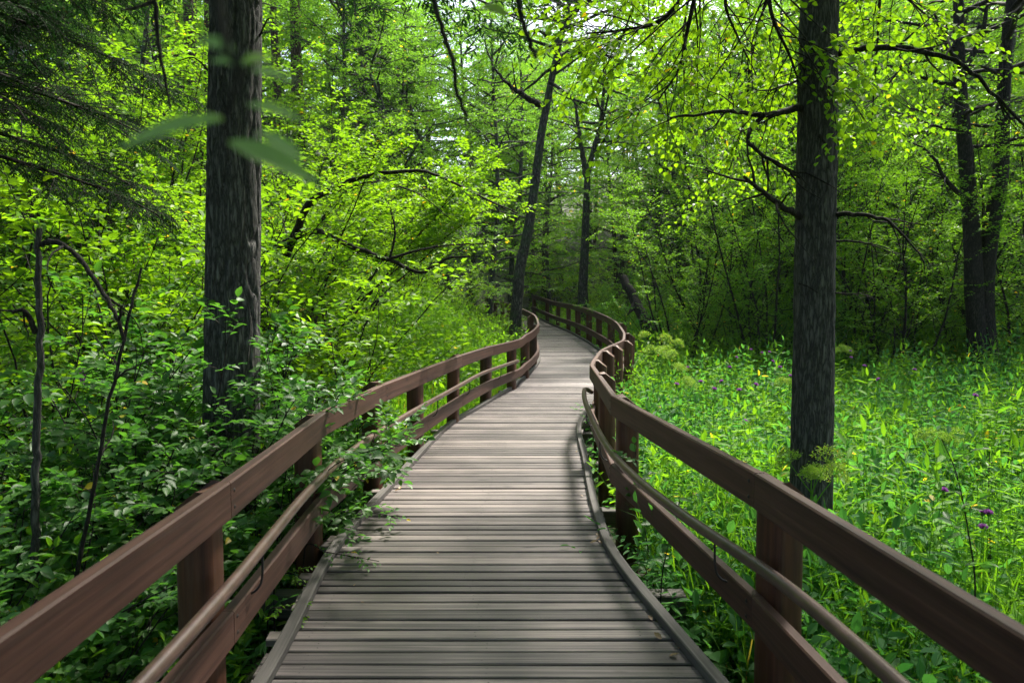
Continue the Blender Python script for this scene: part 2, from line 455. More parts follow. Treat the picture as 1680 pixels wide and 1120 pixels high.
def ground(x, y):
    x, y = np.asarray(x, float), np.asarray(y, float)
    yy = np.clip(y, -2, 50)
    base = -.5 + zd(yy) * .85
    u = xl(yy) - x; v = x - xr(yy)
    left = sstep(.5, 3, u) * .9 * sstep(7, 12, y) + np.clip(u - 2.2, 0, 14) * (.1 + .4 * sstep(6, 16, y)) + np.clip(u - 16, 0, 25) * .25
    right = sstep(3, 14, v) * .15 + np.clip(v - 9, 0, 30) * .2 * sstep(12, 24, y)
    far = np.clip(y - 36, 0, 45) * .3
    w = .05 * np.sin(x * 1.7 + y * .6) + .05 * np.sin(y * 1.3 - x * .4)
    return base + np.where(u > 0, left, 0) + np.where(v > 0, right, 0) + far + w * (np.abs(x) > 1.6)

# ground sheet
gx = np.concatenate([-np.geomspace(400, 32, 10), np.linspace(-30, 30, 121), np.geomspace(32, 400, 10)])
gy = np.concatenate([-np.geomspace(400, 8, 9), np.linspace(-6, 56, 125), np.geomspace(60, 900, 10)])
X, Y = np.meshgrid(gx, gy)
Z = ground(X, Y)
g = Geo()
nx, ny = len(gx), len(gy)
i = (np.arange(ny - 1)[:, None] * nx + np.arange(nx - 1)[None]).ravel()
g.add(np.stack([X, Y, Z], -1), np.stack([i, i + 1, i + nx + 1, i + nx], -1), smooth=True)
m, N, Lk = newmat('forest_soil')
tc = N.new('ShaderNodeTexCoord'); n1 = N.new('ShaderNodeTexNoise'); n1.inputs['Scale'].default_value = 3.0; n1.inputs['Detail'].default_value = 8
Lk.new(tc.outputs['Object'], n1.inputs['Vector'])
r = ramp(N, [(.3, (.018, .02, .009)), (.55, (.035, .055, .014)), (.75, (.06, .05, .03))]); Lk.new(n1.outputs['Fac'], r.inputs[0])
b = N.new('ShaderNodeBump'); b.inputs['Distance'].default_value = .1; Lk.new(n1.outputs['Fac'], b.inputs['Height'])
p = N.new('ShaderNodeBsdfPrincipled'); p.inputs['Roughness'].default_value = .95
Lk.new(r.outputs[0], p.inputs['Base Color']); Lk.new(b.outputs[0], p.inputs['Normal'])
o = N.new('ShaderNodeOutputMaterial'); Lk.new(p.outputs[0], o.inputs[0])
tag(link('forest_ground', g.mesh('forest_ground', [m])), 'dark leafy soil of the forest floor', kind='structure')

# ------------------------------------------------------------------ boardwalk
rng = np.random.RandomState(4)
deck = thing('boardwalk', 'winding boardwalk of weathered grey planks leading into the forest', 'boardwalk')
g = Geo()
d = -1.2
th = .035
while d < 46:
    w = rng.choice([.098, .09, .082, .105, .07], p=[.4, .25, .15, .12, .08])
    gap = rng.uniform(.011, .023)
    if d > 28: w *= 1.6
    sk = rng.normal(0, .004)
    el, er = rng.uniform(.02, .07), rng.uniform(.015, .06)
    if rng.rand() < .12: el += rng.uniform(.03, .12)
    dz = rng.normal(0, .0025)
    d0, d1 = d, d + w
    a0 = np.array((xl(d0) - el, d0 - sk, zd(d0) + dz)); b0 = np.array((xr(d0) + er, d0 + sk, zd(d0) + dz + rng.normal(0, .001)))
    a1 = np.array((xl(d1) - el, d1 - sk, zd(d1) + dz)); b1 = np.array((xr(d1) + er, d1 + sk, zd(d1) + dz + rng.normal(0, .001)))
    c = .0055
    nseg = 3
    ts = np.linspace(0, 1, nseg + 1)
    rows = []
    wob = rng.normal(0, .0015, nseg + 1)
    for q, t in enumerate(ts):
        p0 = a0 + (b0 - a0) * t; p1 = a1 + (b1 - a1) * t
        p0 = p0 + np.array((0, wob[q], 0)); e = np.array((0, c, 0)); dn = np.array((0, 0, -c)); bt = np.array((0, 0, -th))
        rows.append([p0 + bt, p0 + dn, p0 + e, p1 - e, p1 + dn, p1 + bt])
    V = np.array(rows).reshape(-1, 3)
    F, U = [], []
    per = [0, th, th + .006, th + w, th + w + .006, 2 * th + w, 2 * th + 2 * w]
    Lw = np.linalg.norm(b0 - a0)
    for q in range(nseg):
        for j in range(6):
            k = (j + 1) % 6
            F.append((q * 6 + j, (q + 1) * 6 + j, (q + 1) * 6 + k, q * 6 + k))
            u0, u1 = ts[q] * Lw, ts[q + 1] * Lw
            U.append([(u0, per[j]), (u1, per[j]), (u1, per[j + 1]), (u0, per[j + 1])])
    tn = np.clip(rng.normal(.5, .3), 0, 1)
    g.add(V, F, 0, tn, False, np.array(U) + np.array((rng.rand() * 30, 0)))
    g.add(V[:6], [[0, 1, 2, 3, 4, 5]], 0, tn); g.add(V[-6:], [[5, 4, 3, 2, 1, 0]], 0, tn)
    if d < 9:
        for f in (.1, .5, .9):
            for e_ in (.28, .72):
                c_ = a0 + (b0 - a0) * f + (a1 - a0) * e_ + np.array((rng.normal(0, .006), 0, .0012))
                aa = np.arange(6) * math.pi / 3
                g.add(c_ + np.stack([np.cos(aa) * .0042, np.sin(aa) * .0042, aa * 0], -1), [[0, 1, 2, 3, 4, 5]], 1, 0)
    d = d1 + gap
link('decking', g.mesh('decking', [W_DECK, M_IRON]), deck)
dd = np.linspace(-1.2, 46, 240)
for fx, sg in ((xl, -1), (xr, 1)):
    g = Geo()
    P = np.stack([fx(dd), dd, zd(dd) + .026], -1)
    # kerb laid in lengths
    k = 0
    while k < len(dd) - 1:
        e = min(k + rng.randint(13, 19), len(dd) - 1)
        sweep(g, P[k:e + 1] + np.array((0, 0, rng.normal(0, .0015))), rect(.062, .048, .005), 0, rng.uniform(.3, .7), rng.rand() * 20)
        k = e
    link('kerb', g.mesh('kerb', [W_KERB]), deck)
for off in (.1, .5, .9):
    g = Geo()
    P = np.stack([xl(dd) * (1 - off) + xr(dd) * off, dd, zd(dd) - th - .078], -1)
    sweep(g, P, rect(.08, .14), 0, .4)
    link('joist', g.mesh('joist', [W_KERB]), deck)
for d in np.arange(.8, 30, 1.75):
    g = Geo()
    L0, R0 = xl(d) - .42, xr(d) + .42
    P = np.array([(L0, d, zd(d) - .26), (R0, d, zd(d) - .26)])
    sweep(g, P, rect(.12, .15), 0, .35)
    link('cross_beam', g.mesh('cross_beam', [W_KERB]), deck)

# railings ------------------------------------------------------------
RL = np.array([(-1.14, -1.5), (-1.145, .3), (-1.147, 1.57), (-1.17, 2.57), (-1.26, 4.0), (-1.25, 5.1), (-1.11, 6.5), (-.80, 8.6), (-.52, 10.4), (-.10, 12), (.22, 13.2), (.50, 14.6), (.60, 16), (.54, 18), (.18, 21), (-.3, 26), (-1.2, 32), (-2.9, 40)])
RR = np.array([(1.24, -1.5), (1.23, .3), (1.21, 1.66), (1.15, 2.6), (.97, 3.5), (.85, 4.31), (.80, 5.2), (.83, 6.5), (.90, 7.84), (1.05, 9), (1.4, 10.6), (1.97, 12.5), (2.22, 13.9), (2.36, 16), (2.27, 18.2), (2.0, 22), (1.6, 27), (.72, 33), (-.9, 40)])
LPOST = [-.9, .9, 2.85, 4.66, 6.2, 7.6, 9.35, 11.2, 12.7, 13.8, 15.3, 17.6, 20.2, 22.8, 25.5, 28, 31]
RJOINT = [-1.4, .6, 3.0, 5.45, 8.0, 10.2, 11.3, 12.5, 13.7, 15.5, 17.2, 18.8, 20.3, 22.2, 24.2, 26.6, 29, 32]
RPOST = [-1.4, .6, 3.0, 5.45, 7.0, 8.6, 10.2, 11.3, 12.5, 13.7, 15.5, 17.2, 18.8, 20.3, 22.2, 24.2, 26.6, 29, 32]

def railing(rail, posts, sg, label, pipe_end):
    root = thing('railing', label, 'railing')
    S = spline(rail, 14)
    fx = lambda d: np.interp(d, S[:, 1], S[:, 0])
    rr = np.random.RandomState(11 + sg)
    # boards run post to post pairs, nearly straight in each bay
    ends = posts if sg < 0 else RJOINT
    for nm, zc, hh in (('top_rail', .82, .16), ('middle_rail', .28, .15)):
        g = Geo()
        for a, b in zip(ends[:-1], ends[1:]):
            n = 6
            t = np.linspace(a + .002, b - .002, n)
            xs = fx(t)
            k_ = 1.0 if b < 9 else (.75 if b < 13 else .4)    # boards run straight from joint to joint
            xs = (1 - k_) * xs + k_ * np.interp(t, [a, b], [fx(a), fx(b)])
            P = np.stack([xs, t, zd(t) + zc + rr.normal(0, .001)], -1)
            sweep(g, P, rect(.052, hh, .007), 0, rr.uniform(.35, .65), rr.rand() * 30)
        for pd in posts:
            for dz_ in (-.035, .035):
                o_ = np.array([fx(pd + .04) - sg * .0265, pd + .04, zd(pd) + zc + dz_])
                aa = np.arange(8) * math.pi / 4
                g.add(np.concatenate([o_ + np.stack([aa * 0, np.cos(aa) * .011, np.sin(aa) * .011], -1), [o_ - np.array((sg * .006, 0, 0))]]), [[q_, (q_ + 1) % 8, 8] for q_ in range(8)], 1, 0)
        link(nm, g.mesh(nm, [W_RAIL, M_IRON]), root)
    # handrail
    t = np.linspace(-1.2, pipe_end, 70)
    P = np.stack([fx(t) - sg * .085, t, zd(t) + .545], -1)
    ov = np.array([[fx(pipe_end + .14) - sg * .06, pipe_end + .14, zd(pipe_end) + .53], [fx(pipe_end + .2) - sg * .0, pipe_end + .2, zd(pipe_end) + .49]])
    g = Geo(); tube(g, np.vstack([P, ov]), .027, 14, 0, .5, uv=True)
    link('handrail', g.mesh('handrail', [M_PIPE]), root)
    for pd in posts:
        T = unit(np.array([fx(pd + .1) - fx(pd - .1), .2, zd(pd + .1) - zd(pd - .1)]))
        out = np.array([T[1], -T[0], 0]) * sg
        out = out / np.linalg.norm(out); tg = np.array([-out[1], out[0], 0])
        c = np.array((fx(pd), pd, 0)) + out * (.026 + .058)
        gz = float(ground(c[0], c[1])) - .15
        zt = zd(pd) + .897 + rr.normal(0, .012)
        n = 28; a = np.arange(n) * 2 * math.pi / n
        k1 = rr.uniform(.95, 1.06)
        ca, sa = np.cos(a), np.sin(a)
        lo = np.sign(ca) * np.abs(ca) ** .6 * np.where(ca > 0, .105, .058) * k1   # flat inner face, rounded outer one
        la = np.sign(sa) * np.abs(sa) ** .6 * .098 * k1
        zs = [gz, zd(pd) - .05, zd(pd) + .45]
        V = []
        lean = rr.normal(0, .006, 2)
        for z in zs + [None]:
            zz = np.full(n, z) if z is not None else zt - .8 * np.clip(lo - .0, 0, 1) - .12 * np.clip(-lo, 0, 1)
            k = (zz - zd(pd))[:, None]
            V.append(c[None] * [1, 1, 0] + out * lo[:, None] + tg * la[:, None] + UP * zz[:, None] + np.array((lean[0], lean[1], 0)) * k)
        V = np.array(V)
        F, U = [], []
        for q in range(3):
            for j in range(n):
                k = (j + 1) % n
                F.append((q * n + j, q * n + k, (q + 1) * n + k, (q + 1) * n + j))
                z0, z1 = V[q][0][2], V[q + 1][0][2]
                U.append([(z0, j * .022), (z0, (j + 1) * .022), (z1, (j + 1) * .022), (z1, j * .022)])
        g = Geo(); tn = rr.uniform(.3, .7)
        g.add(V, F, 0, tn, True, np.array(U) + [rr.rand() * 20, 0])
        g.add(V[3], [list(range(n))], 0, .3, False, np.stack([lo, la], -1))
        link('post', g.mesh('post', [W_POST]), root)
        if pd < pipe_end:
            q = np.array((fx(pd + .22), pd + .22, zd(pd))) 
            pts = np.array([q - out * .02 + UP * .33, q - out * .055 + UP * .35, q - out * .08 + UP * .40, q - out * .085 + UP * .52])
            g = Geo(); tube(g, spline(pts, 4), .0055, 8)
            link('bracket', g.mesh('bracket', [M_IRON]), root)
        if sg > 0 and 1 < pd < 18:
            p0 = c + out * .05 + UP * (zd(pd) + .25); p1 = c + out * .55 + UP * (zd(pd) - .42)
            g = Geo(); sweep(g, np.array([p0 + tg * .1, p1 + tg * .1]), rect(.05, .09), 0, .4)
            link('brace', g.mesh('brace', [W_POST]), root)
    return root, fx
railL, fxl = railing(RL, LPOST, -1, 'brown wooden railing half covered by shrubs, along the shaded bank side', 12.4)
railR, fxr = railing(RR, RPOST, 1, 'brown wooden railing along the bright meadow side of the boardwalk', 8.5)

# ================================================================== plants
def branch_leaves(gw, gl, rng, P, r, nsec, sl, ntw, tl, K, lL, lW, shape=4, tint=.5, droop=.3, lm=0, t0=.2, bare=0, wr=.0018, flat=.25, tw=True, lift=.02):
    """hang side shoots and leafy twigs on the limb polyline P (radius r at its foot)"""
    S, D, L = [], [], []
    for j in range(nsec):
        t = t0 + (1 - t0) * (j + rng.rand()) / nsec
        p, d = along(P, t)
        h = unit(np.cross(d, UP) + 1e-3)
        sd = 1 if (j % 2) else -1
        q = unit(d * rng.uniform(.4, .9) + h * sd * rng.uniform(.5, 1) + UP * rng.normal(.05, flat))
        ln = sl * (1.15 - .6 * t) * rng.uniform(.6, 1.2)
        Q = grow(rng, p, q, ln, 4, .14, lift - droop * .06)
        tube(gw, Q, np.linspace(max(.004, r * .4 * (1 - t * .6)), .0025, 5), 4, 0, cap=False)
        for k in range(ntw):
            u = .2 + .8 * (k + rng.rand()) / ntw
            p2, d2 = along(Q, u)
            h2 = unit(np.cross(d2, UP) + 1e-3)
            S.append(p2); D.append(d2 * .7 + h2 * (1 if k % 2 else -1) * rng.uniform(.3, 1) + rng.normal(0, flat * .6, 3)); L.append(tl * rng.uniform(.6, 1.3))
        S.append(Q[-2]); D.append(Q[-1] - Q[-2]); L.append(tl * 1.1)
    S, D, L = np.array(S), np.array(D), np.array(L)
    if bare:
        k = rng.rand(len(S)) > bare
        S, D, L = S[k], D[k], L[k]
    pt = np.clip(tint + rng.normal(0, .1, len(S)), 0, .9)
    twigs(gl, gw if tw else None, S, D, L, K, lL, lW, rng, lm, 0, shape, tint, .13, droop, wr, ptint=pt)

def crown_tree(seed, H, cb, cr, r0, nl, lL, lW, K=7, nsec=6, ntw=4, tl=.4, shape=4, rise=.35, droop=.3, lean=(0, 0), tint=.5,
               wob=.05, sides=8, tw=True, nT=12, trunkP=None, top=1.0):
    rng = np.random.RandomState(seed)
    gw, gl = Geo(), Geo()
    if trunkP is None:
        trunkP = grow(rng, (0, 0, -.3), (lean[0], lean[1], 1), H + .3, nT, wob, .03)
    n = len(trunkP)
    z = (trunkP[:, 2] - trunkP[0, 2]) / (trunkP[-1, 2] - trunkP[0, 2])
    rad = r0 * (1 - z) ** .75 * (1 + .35 * np.exp(-z * 22)) + .012
    tube(gw, trunkP, rad, sides)
    for i in range(nl):
        f = ((i + rng.rand()) / nl) ** .85
        t = cb / H + (1 - cb / H) * f * top
        p, d = along(trunkP, t)
        az = i * 2.4 + rng.normal(0, .4)
        R = cr * (.3 + .7 * math.sin(math.pi * min(1, .18 + f * .74))) * rng.uniform(.7, 1.15)
        P = grow(rng, p, (math.cos(az), math.sin(az), rise * (.4 + f)), R, 6, .14, -.03 * droop)
        r = max(.008, min(r0 * .4, .02 * R))
        tube(gw, P, np.linspace(r, .005, 7), 5, cap=False)
        branch_leaves(gw, gl, rng, P, r, nsec, R * .42, ntw, tl, K, lL, lW, shape, tint, droop, tw=tw)
    return gw, gl

def shrub(seed, nst, H, spread, lL, lW, nbr=9, K=7, ntw=3, tl=.22, bl=.5, shape=6, tint=.5, r=.014, droop=.25, t0=.25, arch=.05, rise=1.0):
    rng = np.random.RandomState(seed)
    gw, gl = Geo(), Geo()
    for i in range(nst):
        az = i * 2.4 + rng.normal(0, .5); o = rng.uniform(.02, .3) * spread * .5
        p = np.array((math.cos(az) * o, math.sin(az) * o, -.15))
        hh = H * rng.uniform(.65, 1.05)
        P = grow(rng, p, (math.cos(az) * spread / H * .7, math.sin(az) * spread / H * .7, rise), hh, 8, .1, -arch)
        tube(gw, P, np.linspace(r, .004, 9), 5, cap=False)
        branch_leaves(gw, gl, rng, P, r, nbr, bl, ntw, tl, K, lL, lW, shape, tint, droop, t0=t0)
    return gw, gl

def plant(kind, gw, gl, mb, ml, label, cat, loc, rz=0, sc=1, group=None, wn_='trunk', ln_='crown'):
    r = thing(kind, label, cat, loc, rz, sc, group)
    link(wn_, gw.mesh(wn_, [mb]), r)
    link(ln_, gl.mesh(ln_, [ml]), r)
    return r

def gpos(x, y, dz=0):
    return (x, y, float(ground(x, y)) + dz)

# ---- big trunk with real bark relief ---------------------------------
def big_trunk(P, R, seed, sides=110, dz=.022, depth=.014, fr=13.0, fz=2.6):
    Q = np.asarray(P, float); zz = np.arange(Q[0, 2], Q[-1, 2], dz)
    zz = np.concatenate([zz[zz < 6.0], np.arange(6.0, Q[-1, 2], .3)])
    c = np.stack([np.interp(zz, Q[:, 2], Q[:, 0]), np.interp(zz, Q[:, 2], Q[:, 1]), zz], -1)
    rr = np.interp(zz, Q[:, 2], R)
    a = np.arange(sides) * 2 * math.pi / sides
    V = np.zeros((len(zz), sides, 3))
    off = Vector((seed * 3.7, 1.3, 5.1))
    for i, z in enumerate(zz):
        r0 = rr[i]
        for j in range(sides):
            ca, sa = math.cos(a[j]), math.sin(a[j])
            q = Vector((ca * r0 * fr, sa * r0 * fr, z * fz)) + off
            wv = noise.noise(q * .7) * 1.2
            n1 = abs(noise.noise(Vector((q.x + wv, q.y + wv, q.z * .55))))
            n2 = noise.noise(q * 3.1)
            e = -depth * math.exp(-(n1 / .13) ** 2) + depth * .35 * n2
            if z < .6: e += .05 * (.6 - z) * noise.noise(Vector((ca * 2, sa * 2, seed)))
            r = r0 + e
            V[i, j] = (c[i, 0] + ca * r, c[i, 1] + sa * r, z)
    g = Geo()
    n = len(zz); i = np.arange(n - 1)[:, None] * sides; j = np.arange(sides)[None]
    F = np.stack([i + j, i + (j + 1) % sides, i + sides + (j + 1) % sides, i + sides + j], -1).reshape(-1, 4)
    g.add(V, F, 0, .5, True)
    return g

def pxs(*pts):
    return np.array([at(*q) for q in pts])

def limb(root, P, r0, r1, mat, sub=5, seed=0, twig=0, tlen=.3, name='branch', sides=8):
    """bare limb through points P with a few dry side twigs"""
    rng = np.random.RandomState(seed)
    S = spline(P, sub); S = S + rng.normal(0, r0 * .18, S.shape) * (np.arange(len(S)) > 0)[:, None]
    g = Geo(); tube(g, S, np.linspace(r0, r1, len(S)), sides)
    for k in range(twig):
        t = rng.uniform(.25, 1); p, d = along(S, t)
        h = unit(np.cross(d, UP)) * rng.choice([-1, 1])
        Q = grow(rng, p, d * .6 + h * .5 + UP * rng.normal(-.2, .5), tlen * rng.uniform(.5, 1.2), 4, .2, -.04)
        tube(g, Q, np.linspace(r1 * .8 + .002, .0015, 5), 4, cap=False)
        for m in range(2):
            p2, d2 = along(Q, rng.uniform(.3, .9))
            Q2 = grow(rng, p2, d2 + rng.normal(0, .5, 3), tlen * .4, 3, .2, -.05)
            tube(g, Q2, np.linspace(.0025, .001, 4), 3, cap=False)
    o = link(name, g.mesh(name, [mat]), root)
    o.matrix_parent_inverse.identity()
    return o

def local(P, root):
    return np.asarray(P) - np.array(root.location)

# left conifer beside the railing
b0 = at(380, 700, 5.7); tx = b0[0]
loc = gpos(tx - .01, 5.7)
T1 = thing('conifer_tree', 'thick straight grey-brown trunk with furrowed bark rising just behind the shrub-covered railing', 'tree', loc)
top = at(387, 0, 5.7)
zg = loc[2]
P = np.array([(0, 0, -.4), (.0, 0, .5), (b0[0] - loc[0], 0, b0[2] - zg), (top[0] - loc[0], 0, top[2] - zg), (.25, .2, 9), (.5, .4, 19)])
link('trunk', big_trunk(P, [.30, .245, .222, .195, .17, .03], 1, fr=15, depth=.02, fz=3.0).mesh('trunk', [B_GREY]), T1)
def needle_crown(seed, P, z0, z1, R, n, root, off=(0, 0)):
    rng = np.random.RandomState(seed); gw, gl = Geo(), Geo()
    for i in range(n):
        z = z0 + (z1 - z0) * (i + rng.rand()) / n
        c = np.array([np.interp(z, P[:, 2], P[:, 0]), np.interp(z, P[:, 2], P[:, 1]), z])
        az = i * 2.4 + rng.normal(0, .3); r = R * (1.05 - .75 * (z - z0) / (z1 - z0)) * rng.uniform(.7, 1.1)
        Q = grow(rng, c, (math.cos(az), math.sin(az), .15), r, 6, .08, -.04)
        tube(gw, Q, np.linspace(.03, .006, 7), 5, cap=False)
        branch_leaves(gw, gl, rng, Q, .02, 14, r * .34, 5, .3, 12, .1, .03, 4, .45, .5, tw=False, flat=.15)
    link('branch', gw.mesh('branch', [B_DARK]), root); link('crown', gl.mesh('crown', [M_NEEDLE]), root)
needle_crown(21, P, 4.9, 17, 3.4, 46, T1)
# thin dry stubs on it
for sd, (px, py, dx, dz) in enumerate([(427, 470, .25, .05), (345, 120, -.2, .1), (425, 60, .2, .12)]):
    p = local(at(px, py, 5.68), T1)
    limb(T1, np.array([p, p + (dx * .5, -.05, dz), p + (dx, -.12, dz * .5)]), .008, .003, B_DARK, seed=sd + 70)

# right tree standing in the meadow
KT = .77
bb = at(1331, 790, 6.5 * KT); tt = at(1344, 0, 6.5 * KT)
loc = gpos(bb[0] - .03, 6.5 * KT); zg = loc[2]
T2 = thing('meadow_tree', 'slim upright trunk with dry side branches standing in the bright meadow behind the railing', 'tree', loc)
P2 = np.array([(0, 0, -.4), (.03, 0, bb[2] - zg), (tt[0] - loc[0], 0, tt[2] - zg), (.35, .1, 9), (.6, .3, 17)])
link('trunk', big_trunk(P2, [.19, .146, .128, .115, .03], 2, fr=22, depth=.011, fz=3.6, sides=96).mesh('trunk', [B_GREY2]), T2)
for k, (pts, r0, r1, nt, tl) in enumerate([
        ([(1372, 90, 6.45 * KT), (1420, 80, 6.3 * KT), (1482, 79, 6.2 * KT), (1530, 90, 6.1 * KT), (1575, 103, 6.0 * KT), (1625, 150, 5.9 * KT), (1690, 215, 5.8 * KT)], .024, .008, 7, .5),
        ([(1314, 178, 6.45 * KT), (1285, 183, 6.3 * KT), (1255, 190, 6.2 * KT), (1210, 183, 6.1 * KT), (1160, 186, 6.0 * KT), (1100, 192, 5.9 * KT)], .026, .006, 8, .4),
        ([(1252, 190, 6.2 * KT), (1231, 215, 6.15 * KT), (1230, 235, 6.1 * KT), (1262, 262, 6.2 * KT), (1290, 278, 6.3 * KT), (1312, 292, 6.4 * KT)], .017, .008, 7, .4),
        ([(1312, 356, 6.4 * KT), (1285, 340, 6.2 * KT), (1250, 314, 6.0 * KT), (1220, 290, 5.9 * KT)], .026, .010, 5, .5),
        ([(1366, 352, 6.45 * KT), (1400, 352, 6.3 * KT), (1440, 356, 6.2 * KT), (1470, 372, 6.1 * KT), (1510, 416, 6.0 * KT)], .019, .005, 6, .35),
        ([(1366, 395, 6.45 * KT), (1410, 397, 6.3 * KT), (1455, 406, 6.2 * KT)], .009, .003, 3, .25),
        ([(1314, 130, 6.45 * KT), (1290, 140, 6.3 * KT), (1255, 149, 6.2 * KT), (1225, 143, 6.1 * KT)], .010, .003, 4, .3),
        ([(1345, 222, 6.33 * KT), (1349, 228, 6.28 * KT), (1357, 240, 6.26 * KT)], .012, .007, 0, .1),
        ([(1310, 465, 6.36 * KT), (1325, 470, 6.3 * KT), (1342, 480, 6.27 * KT)], .006, .003, 0, .1),
        ([(1366, 480, 6.45 * KT), (1400, 482, 6.3 * KT), (1430, 478, 6.2 * KT)], .006, .002, 2, .2)]):
    limb(T2, local(pxs(*pts), T2), r0, r1, B_DARK, seed=k + 5, twig=nt, tlen=tl)
# live leafy boughs of the same tree hanging in from above: round leaves
rng = np.random.RandomState(77)
gw, gl = Geo(), Geo()
for pts, r0 in [([(1345, -260, 6.5 * KT), (1250, -160, 6.6 * KT), (1160, -60, 6.8 * KT), (1130, 40, 6.9 * KT), (1115, 110, 6.9 * KT), (1080, 165, 7.0 * KT)], .03),
                ([(1160, -60, 6.8 * KT), (1090, 30, 7.0 * KT), (1020, 50, 7.2 * KT), (960, 55, 7.3 * KT)], .022),
                ([(1345, -230, 6.5 * KT), (1240, -120, 7.2 * KT), (1190, -10, 7.6 * KT), (1210, 60, 7.8 * KT), (1240, 120, 7.9 * KT)], .024),
                ([(1345, -200, 6.5 * KT), (1270, -60, 6.3 * KT), (1265, 20, 6.2 * KT), (1295, 90, 6.3 * KT), (1310, 135, 6.35 * KT)], .02),
                ([(1345, -260, 6.5 * KT), (1180, -180, 7.8 * KT), (1080, -90, 8.4 * KT), (1040, 10, 8.6 * KT), (1010, 90, 8.7 * KT)], .024),
                ([(1345, -280, 6.5 * KT), (1260, -180, 8.0 * KT), (1150, -60, 9.0 * KT), (1120, 80, 9.2 * KT), (1140, 200, 9.3 * KT)], .024),
                ([(1345, -200, 6.5 * KT), (1300, -120, 8.0 * KT), (1240, 60, 9.0 * KT), (1220, 200, 9.4 * KT), (1190, 300, 9.5 * KT)], .024),
                ([(1345, -200, 6.5 * KT), (1440, -120, 8.0 * KT), (1440, 60, 9.0 * KT), (1430, 200, 9.4 * KT)], .022),
                ([(1345, -160, 6.5 * KT), (1420, -90, 7.0 * KT), (1470, -20, 7.3 * KT), (1560, 60, 7.4 * KT)], .02)]:
    S = spline(local(pxs(*pts), T2), 4)
    tube(gw, S, np.linspace(r0, .005, len(S)), 6, cap=False)
    branch_leaves(gw, gl, rng, S, r0, 17, 1.0, 4, .32, 6, .062, .056, 6, .6, .55, t0=.3, wr=.0022, flat=.4, lift=-.05)
link('bough', gw.mesh('bough', [B_DARK]), T2); link('leafy_bough', gl.mesh('leafy_bough', [M_BRIGHT]), T2)
gw, gl = Geo(), Geo()
rng = np.random.RandomState(5)
for i in range(46):
    z = 5.3 + 10.5 * (i + rng.rand()) / 46
    az = i * 2.4; c = np.array([np.interp(z, P2[:, 2], P2[:, 0]), .1, z]); R = 3.9 * (1.1 - (z - 5) / 14) * rng.uniform(.7, 1.1)
    Q = grow(rng, c, (math.cos(az), math.sin(az), .25), R, 6, .12, -.02)
    tube(gw, Q, np.linspace(.03, .006, 7), 5, cap=False)
    branch_leaves(gw, gl, rng, Q, .02, 9, R * .4, 4, .45, 7, .11, .095, 4, .55, .4, tw=False)
link('branch', gw.mesh('branch', [B_DARK]), T2); link('crown', gl.mesh('crown', [M_MID]), T2)

# leaning tree at the bend
d3 = 19.5
loc3 = np.array(at(848, 520, d3)); loc = np.array((loc3[0] - .05, d3, float(ground(loc3[0], d3))))
tp = pxs((846, 520, d3), (853, 440, d3), (868, 370, d3), (878, 300, d3), (888, 220, d3), (903, 140, d3), (918, 70, d3), (935, 0, d3), (948, -80, d3), (950, -200, d3)) - loc
tp = np.vstack([(0, 0, -.3), tp])
gw, gl = crown_tree(31, 13, 8.0, 3.4, .165, 34, .1, .075, K=7, nsec=7, ntw=5, tl=.5, trunkP=tp, sides=12, tint=.55, rise=.5)
T3 = plant('leaning_tree', gw, gl, B_ALDER, M_FAR, 'dark trunk leaning to the right at the bend of the boardwalk', 'tree', loc)
for k, (pts, r0, r1, nt) in enumerate([
        ([(884, 172, 19.4), (866, 162, 19), (848, 150, 18.8), (832, 136, 18.7), (812, 115, 18.5)], .09, .03, 6),
        ([(912, 108, 19.4), (930, 92, 19), (955, 85, 18.8), (985, 88, 18.6), (1008, 96, 18.5)], .08, .025, 6),
        ([(926, 30, 19.4), (950, 10, 19.2), (975, -2, 19), (1005, -20, 19)], .12, .05, 5),
        ([(903, 136, 19.4), (925, 150, 19), (945, 165, 18.8), (962, 170, 18.6)], .05, .02, 5),
        ([(900, 60, 19.4), (880, 50, 19), (862, 58, 18.8)], .05, .02, 4)]):
    limb(T3, local(pxs(*pts), T3), r0, r1, B_DARK, seed=k + 40, twig=nt, tlen=1.0)

# forked tree behind the bend
d4 = 26
l4 = np.array(at(958, 500, d4)); loc = np.array((l4[0], d4, float(ground(l4[0], d4))))
tp = np.vstack([(0, 0, -.3), pxs((956, 470, d4), (960, 400, d4), (962, 330, d4), (964, 285, d4), (974, 245, d4), (986, 205, d4), (990, 150, d4), (996, 90, d4)) - loc])
gw, gl = crown_tree(37, 11, 6.3, 3.0, .2, 18, .09, .065, tl=.5, trunkP=tp, sides=10, tint=.5)
T4 = plant('forked_tree', gw, gl, B_ALDER, M_FAR, 'dark trunk forking into a narrow Y behind the far railing', 'tree', loc)
limb(T4, local(pxs((963, 290, d4), (956, 255, d4), (950, 215, d4), (944, 170, d4)), T4), .12, .05, B_ALDER, seed=3, twig=4, tlen=1)

